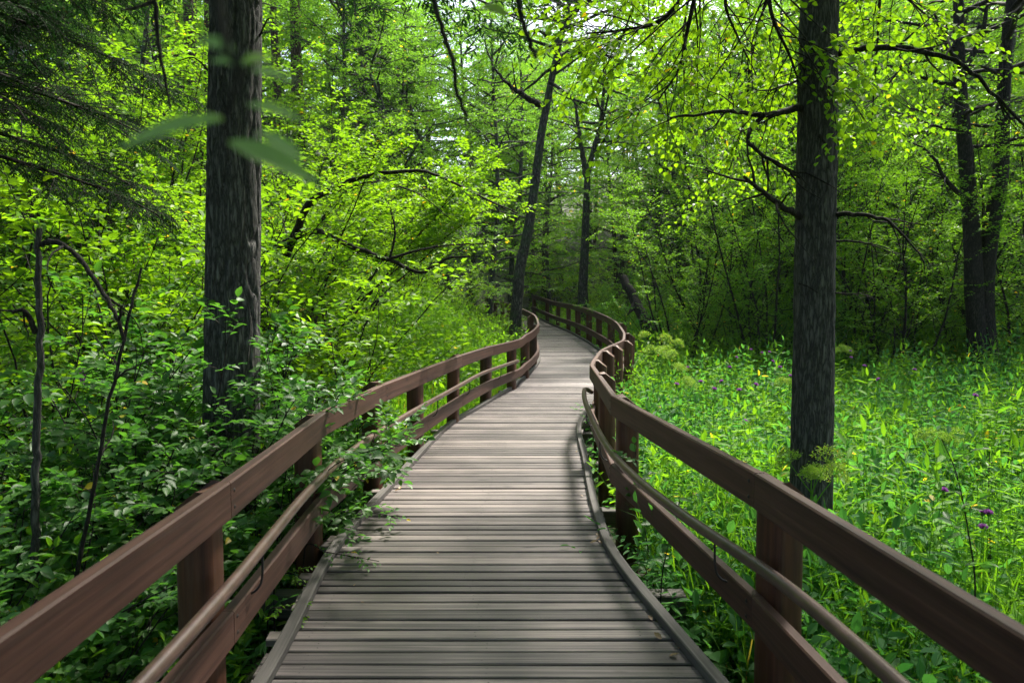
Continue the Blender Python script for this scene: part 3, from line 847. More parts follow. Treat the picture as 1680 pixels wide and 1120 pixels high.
# twin dark trunks at the right
d5 = 14.0
l5 = np.array(at(1608, 640, d5)); loc = np.array((l5[0], d5, float(ground(l5[0], d5))))
T5 = thing('twin_trunk_tree', 'twin dark trunks rising side by side from one foot beyond the meadow', 'tree', loc)
A = np.vstack([(-.05, 0, -.3), pxs((1606, 620, d5), (1600, 500, d5), (1594, 380, d5), (1583, 240, d5), (1574, 120, d5), (1572, 0, d5), (1560, -150, d5), (1550, -330, d5)) - loc])
Bp = np.vstack([(.12, .05, -.3), pxs((1622, 620, d5), (1615, 500, d5), (1622, 400, d5), (1641, 290, d5), (1645, 180, d5), (1652, 70, d5), (1662, -20, d5), (1680, -200, d5), (1690, -350, d5)) - loc])
gl5 = Geo()
for k, (Q, sd) in enumerate(((A, 51), (Bp, 52))):
    gw, gl = crown_tree(sd, 11, 5.2, 2.9, .19, 24, .075, .05, K=7, nsec=6, tl=.4, trunkP=spline(Q, 4), sides=12, tint=.4, rise=.2, droop=.5)
    link('trunk', gw.mesh('trunk', [B_DARK]), T5)
    link('crown', gl.mesh('crown', [M_MID]), T5)
for k, (pts, r0, r1, nt) in enumerate([
        ([(1576, 110, 13.9), (1545, 60, 13.6), (1530, 10, 13.4)], .05, .02, 5),
        ([(1590, 330, 13.9), (1555, 300, 13.6), (1535, 265, 13.4), (1515, 240, 13.2)], .05, .02, 5),
        ([(1585, 200, 13.9), (1540, 190, 13.6), (1495, 178, 13.3)], .03, .012, 5),
        ([(1578, 120, 13.9), (1610, 60, 13.7), (1618, 10, 13.6)], .06, .03, 4)]):
    limb(T5, local(pxs(*pts), T5), r0, r1, B_DARK, seed=k + 60, twig=nt, tlen=.7)

# dark spruce at the left edge
loc = gpos(-5.35, 6.3)
T6 = thing('spruce_tree', 'dark green spruce with drooping branches filling the shaded upper left edge', 'tree', loc)
rng = np.random.RandomState(9)
tp = np.array([(0, 0, -.4), (.02, 0, 4), (0, .05, 14)])
g = Geo(); tube(g, tp, [.2, .15, .03], 14); link('trunk', g.mesh('trunk', [B_PINE]), T6)
gw, gl = Geo(), Geo()
nb = 100
for i in range(nb):
    z = 3.3 + 8.0 * (i / nb)
    az = i * 2.4 + rng.normal(0, .3); r = 2.75 * (1.05 - z / 16) * rng.uniform(.8, 1.12)
    Q = grow(rng, (0, 0, z), (math.cos(az), math.sin(az), .12), r, 8, .06, -.06)
    tube(gw, Q, np.linspace(.028, .006, 9), 5, cap=False)
    branch_leaves(gw, gl, rng, Q, .02, 30, r * .3, 6, .22, 14, .05, .016, 4, .45, 1.0, flat=.15, wr=.003)
link('branch', gw.mesh('branch', [B_DARK]), T6); link('crown', gl.mesh('crown', [M_NEEDLE]), T6)

# arching shrub tree on the bank left of the boardwalk: dark bowed limbs, bright sprays
loc = gpos(-3.2, 10.6)
T7 = thing('arching_shrub', 'big bright green shrub with bowed dark limbs arching towards the boardwalk', 'shrub', loc)
rng = np.random.RandomState(12)
gl, gw = Geo(), Geo()
limbs = [
    ([(470, 420, 9.60), (500, 345, 9.40), (530, 318, 9.20), (575, 298, 9.10), (622, 284, 9.00)], .045, .02, .6),
    ([(622, 284, 9.00), (665, 281, 9.00), (700, 282, 9.00), (745, 300, 9.00), (800, 328, 9.00), (850, 350, 9.10)], .022, .006, 0),
    ([(430, 420, 9.70), (505, 380, 9.40), (540, 388, 9.20), (590, 410, 9.10), (640, 427, 9.00), (690, 447, 8.90), (730, 425, 8.90), (770, 420, 8.90)], .04, .008, .5),
    ([(640, 424, 9.00), (690, 410, 9.00), (740, 402, 9.00), (800, 400, 9.00)], .016, .005, .5),
    ([(520, 370, 9.40), (560, 320, 9.50), (600, 300, 9.50), (640, 302, 9.50), (690, 320, 9.50), (740, 360, 9.50)], .014, .005, .7),
    ([(640, 424, 9.00), (648, 380, 9.00), (640, 340, 9.00)], .014, .006, .5)]
for pts, r0, r1, bare in limbs:
    S = spline(local(pxs(*pts), T7), 5); S = S + rng.normal(0, r0 * .15, S.shape)
    g = Geo(); tube(g, S, np.linspace(r0 * 1.25, r1 * 1.3, len(S)), 8)
    branch_leaves(g, gl, rng, S, r0 * .5, 10, .5, 3, .2, 6, .07, .045, 6, .6, .3, bare=bare)
    link('branch', g.mesh('branch', [B_DARK]), T7)
for i in range(24):     # upright and bowed rods carrying the sprays
    az = rng.uniform(-.9, 3.2); h = rng.uniform(2.7, 4.3)
    P = grow(rng, (rng.normal(0, .25), rng.normal(0, .25), -.2), (math.cos(az) * .55, math.sin(az) * .4, 1.1), h, 8, .1, -.07)
    tube(gw, P, np.linspace(.022, .005, 9), 6, cap=False)
    branch_leaves(gw, gl, rng, P, .015, 17, .75, 5, .26, 8, .082, .05, 6, .62, .3, t0=.58 if az < 1.2 else .3, flat=.15)
link('stem', gw.mesh('stem', [B_DARK]), T7); link('foliage', gl.mesh('foliage', [M_BRIGHT]), T7)

# broken dead stem with a bent limb, left
loc = gpos(at(60, 900, 3.7)[0], 3.7)
T8 = thing('dead_tree', 'thin black dead stem snapped off at the top with a broken limb bent over', 'dead tree', loc)
S = spline(local(pxs((58, 960, 3.7), (58, 800, 3.7), (62, 700, 3.7), (66, 560, 3.7), (62, 470, 3.7), (65, 374, 3.7)), T8), 6)
S = np.vstack([S[0] - (0, 0, .5), S]); S = S + np.random.RandomState(3).normal(0, .004, S.shape)
g = Geo(); tube(g, S, np.linspace(.023, .014, len(S)), 10); link('trunk', g.mesh('trunk', [B_GREY2]), T8)
limb(T8, local(pxs((66, 400, 3.7), (85, 396, 3.68), (108, 404, 3.65), (135, 430, 3.6), (165, 475, 3.55), (192, 520, 3.5), (203, 560, 3.5)), T8), .015, .009, B_DARK, seed=1, twig=3, tlen=.35)
limb(T8, local(pxs((58, 545, 3.7), (48, 520, 3.66), (38, 508, 3.62), (20, 514, 3.6)), T8), .016, .007, B_DARK, seed=2, twig=2, tlen=.2)
loc = gpos(at(160, 900, 3.5)[0], 3.5)
T9 = thing('dead_sapling', 'leaning dead stick with a pale broken tip among the shrubs', 'dead tree', loc)
limb(T9, local(pxs((118, 980, 3.5), (150, 820, 3.5), (175, 680, 3.5), (203, 560, 3.55), (215, 500, 3.55), (232, 440, 3.6)), T9), .011, .006, B_DARK, seed=4, twig=3, tlen=.4, name='stick')

# pines on the slope
PN = []
for i, (px, d, w, lab) in enumerate([(299, 24, 18, 'straight pine trunk, leftmost of those high on the wooded slope'),
                                     (326, 22, 17, 'straight pine trunk beside the thick near trunk, high on the wooded slope'),
                                     (341, 25, 16, 'straight pine trunk half hidden by the thick near trunk on the slope'),
                                     (453, 26, 15, 'thin pinkish pine trunk just past the thick near trunk on the slope'),
                                     (491, 24, 22, 'stout reddish pine trunk standing alone high on the wooded slope'),
                                     (310, 30, 12, 'thinnest and farthest pine trunk high on the wooded slope'),
                                     (590, 33, 14, 'dark pine trunk topmost among pale leaves above the arching shrub')]):
    x = at(px, 100, d)[0]
    loc = gpos(x, d)
    rng = np.random.RandomState(80 + i)
    r = thing('pine_tree', lab, 'pine tree', loc, group='pines on the slope')
    P = grow(rng, (0, 0, -.4), (rng.normal(0, .015), 0, 1), 19, 8, .015)
    g = Geo(); tube(g, P, np.linspace(w * d / 1150 * .55, .05, 9), 12); link('trunk', g.mesh('trunk', [B_PINE]), r)
    gw, gl = Geo(), Geo()
    for k in range(22):
        t = .5 + .5 * (k + rng.rand()) / 22; p, _ = along(P, t); az = k * 2.4
        R = 2.6 * (1.2 - t) * rng.uniform(.7, 1.2) + .3
        Q = grow(rng, p, (math.cos(az), math.sin(az), .25), R, 5, .12, .0)
        tube(gw, Q, np.linspace(.03, .008, 6), 4, cap=False)
        branch_leaves(gw, gl, rng, Q, .02, 8, R * .4, 4, .4, 8, .13, .022, 4, .6, .2, tw=False, flat=.4)
    link('branch', gw.mesh('branch', [B_PINE]), r); link('crown', gl.mesh('crown', [M_NEEDLE]), r)

# ---- woodland trees: a few kinds, copied --------------------------------
def kinds(fn, seeds, mb, ml, wname='trunk', lname='crown'):
    out = []
    for s in seeds:
        gw, gl = fn(s)
        out.append((gw.mesh(wname, [mb]), gl.mesh(lname, [ml])))
    return out, wname, lname
def stand(K, i, name, label, cat, loc, rz, sc, group):
    meshes, wname, lname = K
    r = thing(name, label, cat, loc, rz, sc, group)
    w, l = meshes[i % len(meshes)]
    link(wname, w, r); link(lname, l, r)
    return r

TALL = kinds(lambda s: crown_tree(s, 13, 1.9, 3.4, .115, 42, .115, .08, K=8, nsec=6, ntw=5, tl=.5, rise=.45, droop=.4, tint=.5, tw=False), (101, 102, 103), B_PALE, M_FAR)
MULTI = kinds(lambda s: shrub(s, 8, 6.4, 2.6, .08, .056, nbr=20, K=8, ntw=5, tl=.34, bl=1.1, shape=4, r=.036, t0=.12, arch=.02, rise=1.1), (111, 112, 113), B_DARK, M_MID, 'stem', 'foliage')
BUSH = kinds(lambda s: shrub(s, 11, 3.6, 2.2, .085, .055, nbr=12, K=7, ntw=3, tl=.28, bl=.75, shape=6, r=.018, t0=.12, arch=.06), (121, 122, 123), B_DARK, M_BRIGHT, 'stem', 'foliage')
HAZEL = kinds(lambda s: shrub(s, 9, 3.3, 1.7, .115, .075, nbr=10, K=6, ntw=2, tl=.34, bl=.6, shape=6, r=.015, t0=.2, arch=.04), (131, 132), B_DARK, M_BRIGHT, 'stem', 'foliage')
SHADE = kinds(lambda s: shrub(s, 11, 3.2, 2.2, .085, .055, nbr=12, K=8, ntw=3, tl=.3, bl=.75, shape=4, r=.018, t0=.1, arch=.06), (126, 127), B_DARK, M_DARK, 'stem', 'foliage')
NEARS = kinds(lambda s: shrub(s, 9, 2.2, 1.15, .1, .06, nbr=10, K=7, ntw=2, tl=.24, bl=.42, shape=8, r=.009, t0=.12, arch=.04, tint=.45), (141, 142, 143), B_DARK, M_NEAR, 'stem', 'foliage')

rr = np.random.RandomState(99)
ORD = ['first', 'second', 'third', 'fourth', 'fifth', 'sixth', 'seventh', 'eighth', 'ninth', 'tenth', 'eleventh', 'twelfth', 'thirteenth', 'fourteenth', 'fifteenth', 'sixteenth']
def rowof(K, name, cat, group, items, fmt, dx=0.0):
    items = sorted(items, key=lambda q: q[0])
    for k, (px, d, sc) in enumerate(items):
        x = at(px, 490, d)[0] + dx
        stand(K, k * 2 + (k // 3), name, fmt % ORD[k], cat, gpos(x, d, -.05), rr.rand() * 6.28, sc * rr.uniform(.93, 1.07), group)
# far side of the meadow
rowof(MULTI, 'multi_stem_tree', 'tree', 'thin multi-stemmed trees along the far edge of the meadow',
      [(1120, 16.5, .8), (1195, 17.5, 1.0), (1262, 15.5, .95), (1400, 15.5, 1.0), (1478, 14.6, .9), (1545, 16.5, 1.1), (1650, 15, 1.0), (1745, 14, 1.1)],
      'thin multi-stemmed tree on the shady far edge of the meadow, %s from the bend')
rowof(MULTI, 'slender_tree', 'tree', 'slender trees deeper in the wood beyond the meadow',
      [(1160, 24, 1.3), (1240, 21, 1.3), (1330, 23, 1.35), (1430, 20.5, 1.35), (1520, 22, 1.4), (1620, 20, 1.4), (1720, 21, 1.5), (1290, 19, 1.2), (1560, 19, 1.3), (1370, 18, 1.25)],
      'slender leafy tree deeper in the wood beyond the meadow, %s from the bend')
rowof(TALL, 'woodland_tree', 'tree', 'tall trees deep in the wood beyond the meadow',
      [(1020, 29, .72), (1110, 27, .95), (1200, 30, 1.05), (1290, 27, 1.05), (1380, 31, 1.15), (1470, 27, 1.1), (1570, 30, 1.05), (1670, 27, 1.1), (1760, 25, 1.1), (1160, 24, .9), (1250, 23.5, 1.0), (1340, 25, 1.0), (1430, 24, 1.0), (1520, 25, 1.05), (1620, 23, 1.0)],
      'tall leafy tree at the back of the wood past the meadow, %s from the bend')
rowof(SHADE, 'shade_bush', 'bush', 'dark bushes under the trees past the meadow',
      [(1040, 20, .8), (1095, 18, .8), (1150, 19, .9), (1220, 17, .8), (1300, 17, .85), (1390, 16.5, .8), (1450, 17.5, 1.0), (1520, 16, .8), (1600, 17, .95), (1680, 16, .9), (1180, 22, 1.2), (1340, 20, 1.1), (1560, 20, 1.2)],
      'dark leafy bush under the trees at the back of the meadow, %s from the bend')
rowof(TALL, 'slope_tree', 'tree', 'pale leafy trees on the wooded slope',
      [(550, 24, .8), (620, 27, 1.0), (690, 24, .9), (745, 29, 1.15), (800, 26, .95), (838, 32, 1.1), (905, 33, .9), (250, 24, .9), (400, 22, .8), (120, 20, .9), (20, 18, .9), (585, 31, 1.2), (660, 33, 1.25), (870, 38, 1.2), (770, 35, 1.3)],
      'pale green leafy tree on the wooded slope, %s from the left in the row')
rowof(BUSH, 'slope_bush', 'bush', 'bright bushes on the wooded slope',
      [(470, 15, 1.25), (560, 17, 1.35), (640, 18, 1.2), (670, 17.5, .95), (735, 21, .9), (812, 18.3, .5), (800, 21.5, .6), (300, 15, 1.4), (230, 13, 1.3), (340, 19, 1.5), (430, 19, 1.5), (120, 12, 1.2), (30, 11, 1.1), (520, 21, 1.6)],
      'bright yellow-green bush on the rising slope, %s from the left in the row')
rowof(BUSH, 'bend_bush', 'bush', 'bushes crowding the far bend of the boardwalk',
      [(905, 36, 1.2), (950, 33, 1.1), (1000, 30, 1.0), (1045, 25, .9), (870, 41, 1.3), (930, 40, 1.5)],
      'leafy bush crowding the far bend of the boardwalk, %s from the left')
rowof(HAZEL, 'hazel_bush', 'bush', 'large-leaved bushes behind the thick trunk',
      [(240, 8.2, 1.12), (480, 8.4, 1.0), (320, 9.6, 1.2), (150, 9.0, 1.15), (555, 8.4, .8), (70, 7.2, 1.0)],
      'large-leaved bright bush in the row behind the thick trunk, %s from the left')
rowof(NEARS, 'railing_shrub', 'shrub', 'grey-green shrubs growing against the shaded railing',
      [(505, 5.1, .85), (450, 5.3, .95), (575, 6.0, .78), (545, 5.3, .7), (290, 4.4, .8), (50, 4.6, 1.0), (-30, 3.3, .75), (140, 3.3, .7), (330, 5.2, 1.05), (400, 6.4, 1.1), (215, 5.6, 1.08), (110, 5.8, 1.15)],
      'grey-green glossy-leaved shrub growing beside the shaded railing, %s from the left', -.3)

# fallen trunk beyond the bend
P = pxs((1022, 455, 18.5), (1040, 490, 18), (1062, 535, 17.4), (1080, 575, 17))
loc = gpos(P[-1][0], P[-1][1])
T = thing('fallen_trunk', 'dark dead trunk leaning down to the ground beyond the far railing bend', 'fallen tree', loc)
limb(T, local(P, T), .11, .17, B_DARK, seed=9, twig=5, tlen=.8, name='trunk')

# unseen trees, added so that their crowns shade the near boardwalk
CAN = kinds(lambda s: crown_tree(s, 12, 4.6, 4.6, .17, 50, .16, .115, K=8, nsec=7, ntw=4, tl=.5, rise=.3, droop=.3, tw=False), (151, 152), B_ALDER, M_MID)
for k, (x, y, sc, rz, lab) in enumerate([(4.9, 2.9, 1.0, .4, 'unseen broad leafy tree added for shade over the near end of the bright railing'),
                                          (3.8, -3.5, 1.05, 2.4, 'unseen broad leafy tree added for shade over the boardwalk at the viewpoint'),
                                          (-4.8, .4, 1.0, 4.0, 'unseen broad leafy tree added for shade over the shrubs by the near shaded railing'),
 (-2.4, -4.2, 1.0, 1.0, 'unseen leafy tree added for shade behind the viewpoint on the shaded side'), (.8, -8.5, 1.15, 2.0, 'unseen leafy tree added for shade, farthest behind the viewpoint'),
 (-7.5, -4.5, 1.1, 5.0, 'unseen leafy tree added for shade behind the viewpoint, farthest on the shaded side'), (8.5, -4.5, 1.1, 3.0, 'unseen leafy tree added for shade behind the viewpoint, farthest on the meadow side')]):
    stand(CAN, k, 'unseen_shade_tree', lab, 'tree', gpos(x, y), rz, sc, 'unseen trees added to shade the near boardwalk')

# ---- meadow, grass, undergrowth (uncountable) ---------------------------
def blades(g, x, y, h, rng, w=.007, tint=.5, lean=.35):
    n = len(x); z = ground(x, y) - .03
    az = rng.rand(n) * 6.283; ln = rng.uniform(.1, 1, n) * lean
    B = np.stack([x, y, z], -1); dx = np.stack([np.cos(az), np.sin(az), np.zeros(n)], -1)
    sd = np.stack([-np.sin(az), np.cos(az), np.zeros(n)], -1)
    tw = rng.rand(n) * 6.283; sd = np.stack([np.cos(tw), np.sin(tw), np.zeros(n)], -1)
    pts = []
    for t, ww in ((0, .8), (.4, 1), (.75, .7)):
        c = B + dx * (h * ln * t ** 2.2)[:, None] + UP * (h * (t - .25 * ln * t ** 3))[:, None]
        pts += [c - sd * (w * ww), c + sd * (w * ww)]
    tip = B + dx * (h * ln * 1.05)[:, None] + UP * (h * (1 - .42 * ln))[:, None]
    V = np.stack(pts + [tip], 1); b = (np.arange(n) * 7)[:, None]
    tt = np.clip(tint + rng.normal(0, .18, n), 0, .92); tt[rng.rand(n) < .01] = 1
    g.add(V, np.concatenate([b + [[0, 1, 3, 2]], b + [[2, 3, 5, 4]]]), 0, np.tile(tt, 2), True)
    g.add(np.zeros((0, 3)), np.zeros((0, 3), int)) if False else None
    F = b + [[4, 5, 6]]
    g.l.append((F + g.n - len(V.reshape(-1, 3))).ravel()); g.t.append(np.full(n, 3)); g.m.append(np.zeros(n, int))
    g.c.append(tt); g.s.append(np.full(n, True)); g.u.append(np.zeros((3 * n, 2)))

def scatter(rng, n, x0, x1, y0, y1, keep):
    x = rng.uniform(x0, x1, n); y = rng.uniform(y0, y1, n)
    k = keep(x, y)
    return x[k], y[k]

def patch(x, y, s=1.3, o=0.0):
    return np.sin(x * s + o) * np.cos(y * s * .8 - o) + .6 * np.sin(x * s * 2.3 - y * s * 1.7 + o * 2)

def herbs(g, x, y, L, K, lL, lW, rng, shape=4, tint=.5, tilt=.18, wr=.003, droop=.4):
    S = np.stack([x, y, ground(x, y) - .03], -1)
    D = np.stack([rng.normal(0, tilt, len(x)), rng.normal(0, tilt, len(x)), np.ones(len(x))], -1)
    pt = np.clip(tint + .16 * patch(x, y) + rng.normal(0, .08, len(x)), 0, .9)
    twigs(g, g, S, D, L, K, lL, lW, rng, 0, 0, shape, tint, .1, droop, wr, spiral=True, ptint=pt, out=1.0, nj=.3)

rng = np.random.RandomState(200)
edge = lambda x, y: x > np.interp(y, RR[:, 1], RR[:, 0]) + .22
dens = lambda x, y, lo: rng.rand(len(x)) < np.clip(lo + (1 - lo) * 5.0 / np.maximum(y, 1.5), 0, 1)
MX = lambda x, y: edge(x, y) & (x < 2.2 + y * .78)
g = Geo()
x, y = scatter(rng, 55000, .9, 13, .3, 17, lambda x, y: MX(x, y) & dens(x, y, .25) & (patch(x, y, 1.4, 2) > -.55 + .5 * rng.rand(len(x))))
blades(g, x, y, rng.uniform(.3, .95, len(x)) * (1 + .2 * patch(x, y)), rng, .0055, np.clip(.45 + .18 * patch(x, y, .8, 4), 0, .8), lean=.55)
tag(link('meadow_grass', g.mesh('meadow_grass', [M_GRASS])), 'lush tall bright green grass of the meadow', 'grass', kind='stuff')
g = Geo()
x, y = scatter(rng, 20000, .9, 14, .3, 17.5, lambda x, y: MX(x, y) & dens(x, y, .3) & (patch(x, y, 1.2, 5) > -.5))
herbs(g, x, y, rng.uniform(.4, .95, len(x)) * (.8 + .045 * y) * (1 + .42 * patch(x, y, 1.3, 1)), 16, .09, .02, rng, 6, .48)
x, y = scatter(rng, 5200, .9, 13, .3, 14, lambda x, y: MX(x, y) & dens(x, y, .3) & (patch(x, y, 1.1, 3) > -.1))
herbs(g, x, y, rng.uniform(.35, .85, len(x)) * (.9 + .03 * y), 11, .13, .075, rng, 6, .66, tilt=.3)
x, y = scatter(rng, 420, 2.2, 14, 4, 16.5, lambda x, y: MX(x, y))
herbs(g, x, y, rng.uniform(.9, 1.45, len(x)), 24, .17, .045, rng, 8, .6, tilt=.1, wr=.005)
tag(link('meadow_plants', g.mesh('meadow_plants', [M_GRASS])), 'leafy stalks and broad leaves mixed through the meadow grass', 'plants', kind='stuff')
g = Geo()
x, y = scatter(rng, 15000, .9, 14, .3, 17.5, lambda x, y: MX(x, y) & dens(x, y, .35) & (patch(x, y, .7, 8) > -.25))
herbs(g, x, y, rng.uniform(.35, .9, len(x)) * (.8 + .05 * y) * (1 + .35 * patch(x, y, 1.6, 2)), 12, .11, .055, rng, 6, .5, tilt=.25)
x, y = scatter(rng, 2600, 1.2, 5, .6, 8, lambda x, y: MX(x, y) & (x < np.interp(y, RR[:, 1], RR[:, 0]) + 1.6))
herbs(g, x, y, rng.uniform(.25, .6, len(x)), 10, .10, .07, rng, 8, .45, tilt=.35)
def fronds(g, x, y, n, L, K, lL, lW, rng, tint=.5):
    """fern-like rosettes: n arching pinnate fronds from each foot"""
    m_ = len(x); az = (np.arange(n)[None] * 2.4 + rng.rand(m_, 1) * 6.28 + rng.normal(0, .3, (m_, n))).ravel()
    X_, Y_ = np.repeat(x, n), np.repeat(y, n)
    S = np.stack([X_, Y_, ground(X_, Y_)], -1)
    el = rng.uniform(.5, 1.5, m_ * n)
    D = np.stack([np.cos(az), np.sin(az), el], -1)
    twigs(g, g, S, D, np.repeat(L, n) * rng.uniform(.7, 1.15, m_ * n), K, lL, lW, rng, 0, 0, 6, tint, .1, .9, .002, nj=.2)
x, y = scatter(rng, 2100, .9, 14, .5, 16, lambda x, y: MX(x, y) & (patch(x, y, .9, 6) > -.3))
fronds(g, x, y, 7, rng.uniform(.5, 1.05, len(x)) * (.95 + .04 * y), 20, .1, .03, rng)
x, y = scatter(rng, 420, -6, -1, 1.2, 9, lambda x, y: (x < np.interp(y, RL[:, 1], RL[:, 0]) - .3) & (x > -2.2 - y * .78))
fronds(g, x, y, 6, rng.uniform(.4, .8, len(x)), 20, .085, .03, rng)
q_ = np.array(T2.location); a_ = rng.uniform(3.3, 6.1, 70); r_ = rng.uniform(.22, .75, 70)
x, y = q_[0] + np.cos(a_) * r_, q_[1] + np.sin(a_) * r_; k_ = edge(x, y); x, y = x[k_], y[k_]
herbs(g, x, y, rng.uniform(.35, .8, len(x)), 12, .11, .05, rng, 6, .5, tilt=.2)
tag(link('meadow_weeds', g.mesh('meadow_weeds', [M_COOL])), 'cooler green broad-leaved weeds and ferny fronds crowding both sides of the railings', 'weeds', kind='stuff')
# shaded floor behind the meadow
g = Geo()
x, y = scatter(rng, 15000, 0, 24, 14, 34, lambda x, y: (x > xr(y) + .35) & (x < 3 + y * .8))
herbs(g, x, y, rng.uniform(.6, 1.5, len(x)), 13, .16, .06, rng, 4, .5)
tag(link('forest_undergrowth', g.mesh('forest_undergrowth', [M_MID])), 'dark leafy undergrowth under the trees past the meadow', 'undergrowth', kind='stuff')
# left bank
g = Geo()
ledge = lambda x, y: x < np.interp(y, RL[:, 1], RL[:, 0]) - .22
x, y = scatter(rng, 90000, -5.5, .6, 7.2, 21, lambda x, y: ledge(x, y) & (x > np.interp(y, RL[:, 1], RL[:, 0]) - 4.5))
blades(g, x, y, rng.uniform(.25, .7, len(x)), rng, .006, .6)
x, y = scatter(rng, 6500, -5.5, .6, 7.2, 21, lambda x, y: ledge(x, y) & (x > np.interp(y, RL[:, 1], RL[:, 0]) - 4.5))
herbs(g, x, y, rng.uniform(.3, .8, len(x)), 12, .1, .04, rng, 4, .6)
tag(link('bank_grass', g.mesh('bank_grass', [M_GRASS])), 'fresh bright grass and weeds covering the bank by the bend', 'grass', kind='stuff')
g = Geo()
x, y = scatter(rng, 9000, -8, -1, .6, 13, lambda x, y: ledge(x, y) & (x > -2.2 - y * .78) & dens(x, y, .5))
herbs(g, x, y, rng.uniform(.2, .65, len(x)), 11, .085, .045, rng, 6, .5, tilt=.35)
x, y = scatter(rng, 2600, -9, -2, 3, 14, lambda x, y: ledge(x, y) & (x > -2.2 - y * .78))
herbs(g, x, y, rng.uniform(.6, 1.3, len(x)), 16, .1, .055, rng, 6, .55, tilt=.3)
tag(link('shaded_undergrowth', g.mesh('shaded_undergrowth', [M_MID])), 'low leafy undergrowth beneath the shrubs by the shaded railing', 'undergrowth', kind='stuff')
g = Geo()
x, y = scatter(rng, 16000, -22, 1, 12, 34, lambda x, y: (x < xl(y) - .5) & (x > -3 - y * .8))
herbs(g, x, y, rng.uniform(.5, 1.4, len(x)), 12, .16, .07, rng, 4, .6, tilt=.3)
tag(link('slope_undergrowth', g.mesh('slope_undergrowth', [M_MID])), 'leafy undergrowth covering the wooded slope', 'undergrowth', kind='stuff')

# far woodland: one mass
g = Geo()
fk = [crown_tree(s, 13, 1.2, 3.2, .16, 24, .26, .19, K=5, nsec=5, ntw=3, tl=.7, rise=.45, droop=.4, tw=False, sides=5) for s in (161, 162)]
fw = []
for gw, gl in fk:
    q = Geo(); 
    q.merge(gw, [np.eye(4)]); q.m = [m_ * 0 + 1 for m_ in q.m]
    q.merge(gl, [np.eye(4)]); fw.append(q)
rng = np.random.RandomState(300)
pos = []
while len(pos) < 210:
    d = rng.uniform(33, 66); u = rng.uniform(-.95, .95); x = u * d
    if xl(d if d < 50 else 50) - 1.5 < x < xr(d if d < 50 else 50) + 1.5: continue
    pos.append((x, d))
for k, (x, d) in enumerate(pos):
    px = CX + x / d * F_PX
    sc = rng.uniform(.8, 1.2)
    if 930 < px < 1075: sc *= .86
    a = rng.rand() * 6.28; M = np.eye(4); c, s_ = math.cos(a) * sc, math.sin(a) * sc
    M[:3, :3] = [[c, -s_, 0], [s_, c, 0], [0, 0, sc]]; M[:3, 3] = (x, d, float(ground(x, d)) - .2)
    g.merge(fw[k % 2], [M], rng.normal(0, .12))
tag(link('far_woodland', g.mesh('far_woodland', [M_FAR, B_DARK])), 'distant woodland closing off the view at the back', 'woodland', kind='stuff')

# ---- meadow flowers -------------------------------------------------------
def umbel_plant(seed, label, px, py, d, n, zf=.55, spread=.35):
    rng = np.random.RandomState(seed)
    tp = at(px, py, d); loc = gpos(tp[0], d)
    H = max(.5, tp[2] - loc[2])
    r = thing('umbel_plant', label, 'flower', loc, group='yellow-green umbel plants in the meadow')
    gw = Geo()
    S = grow(rng, (0, 0, -.05), (0, 0, 1), H, 8, .03); tube(gw, S, np.linspace(.007, .003, 9), 6)
    tips = [(S[-1], unit(S[-1] - S[-2]))]
    for k in range(n - 1):
        t = rng.uniform(zf, .95); p, dd = along(S, t); az = k * 2.4
        Q = grow(rng, p, (math.cos(az) * .7, math.sin(az) * .7, .9), H * spread * rng.uniform(.6, 1.1), 4, .08, .08)
        tube(gw, Q, np.linspace(.004, .002, 5), 5); tips.append((Q[-1], unit(Q[-1] - Q[-2])))
    link('stem', gw.mesh('stem', [M_GRASS]), r)
    lf = Geo()
    for k in range(7):
        p, dd = along(S, rng.uniform(.15, .75)); az = k * 2.4
        twigs(lf, lf, np.array([p]), np.array([(math.cos(az), math.sin(az), .3)]), np.array([.3]), 11, .11, .045, rng, 0, 0, 6, .55, .1, .5, .002)
    link('foliage', lf.mesh('foliage', [M_GRASS]), r)
    for p, dd in tips:
        g = Geo(); R = rng.uniform(.075, .11)
        nr = 26; a = np.arange(nr) * 2.4; q = np.sqrt((np.arange(nr) + .5) / nr)
        A = unit(np.cross(dd, (.3, .9, .1))); B = np.cross(dd, A)
        E = p + R * (A * (np.cos(a) * q)[:, None] + B * (np.sin(a) * q)[:, None]) + dd * (R * (1.0 - .85 * q ** 2))[:, None]
        prisms(g, np.repeat(p[None], nr, 0), E, .0012, .0008, 0, .3)
        m_ = 16; C = np.repeat(E, m_, 0) + rng.normal(0, .0095, (nr * m_, 3))
        leaves(g, C, rng.normal(0, 1, C.shape), UP + rng.normal(0, .8, C.shape), .012, .009, 0, rng.uniform(.2, .9, len(C)))
        link('umbel', g.mesh('umbel', [M_UMBEL]), r)
umbel_plant(1, 'yellow-green umbel plant beside the boardwalk bend, taller of the pair', 1075, 572, 9.6, 7)
umbel_plant(2, 'yellow-green umbel plant beside the boardwalk bend, shorter of the pair', 1112, 600, 9.0, 6)
umbel_plant(3, 'lone pale yellow umbel plant in the open meadow right of the slim trunk', 1545, 716, 6.6, 6, zf=.8, spread=.22)
umbel_plant(4, 'small umbel plant at the foot of the slim meadow trunk', 1335, 775, 4.4, 5, zf=.7, spread=.25)
umbel_plant(5, 'far umbel plant just right of the slim trunk near the dark wood', 1377, 574, 12, 4, zf=.8, spread=.2)
umbel_plant(6, 'umbel plant close behind the slim trunk, mid meadow', 1296, 625, 9.2, 5, zf=.8, spread=.2)

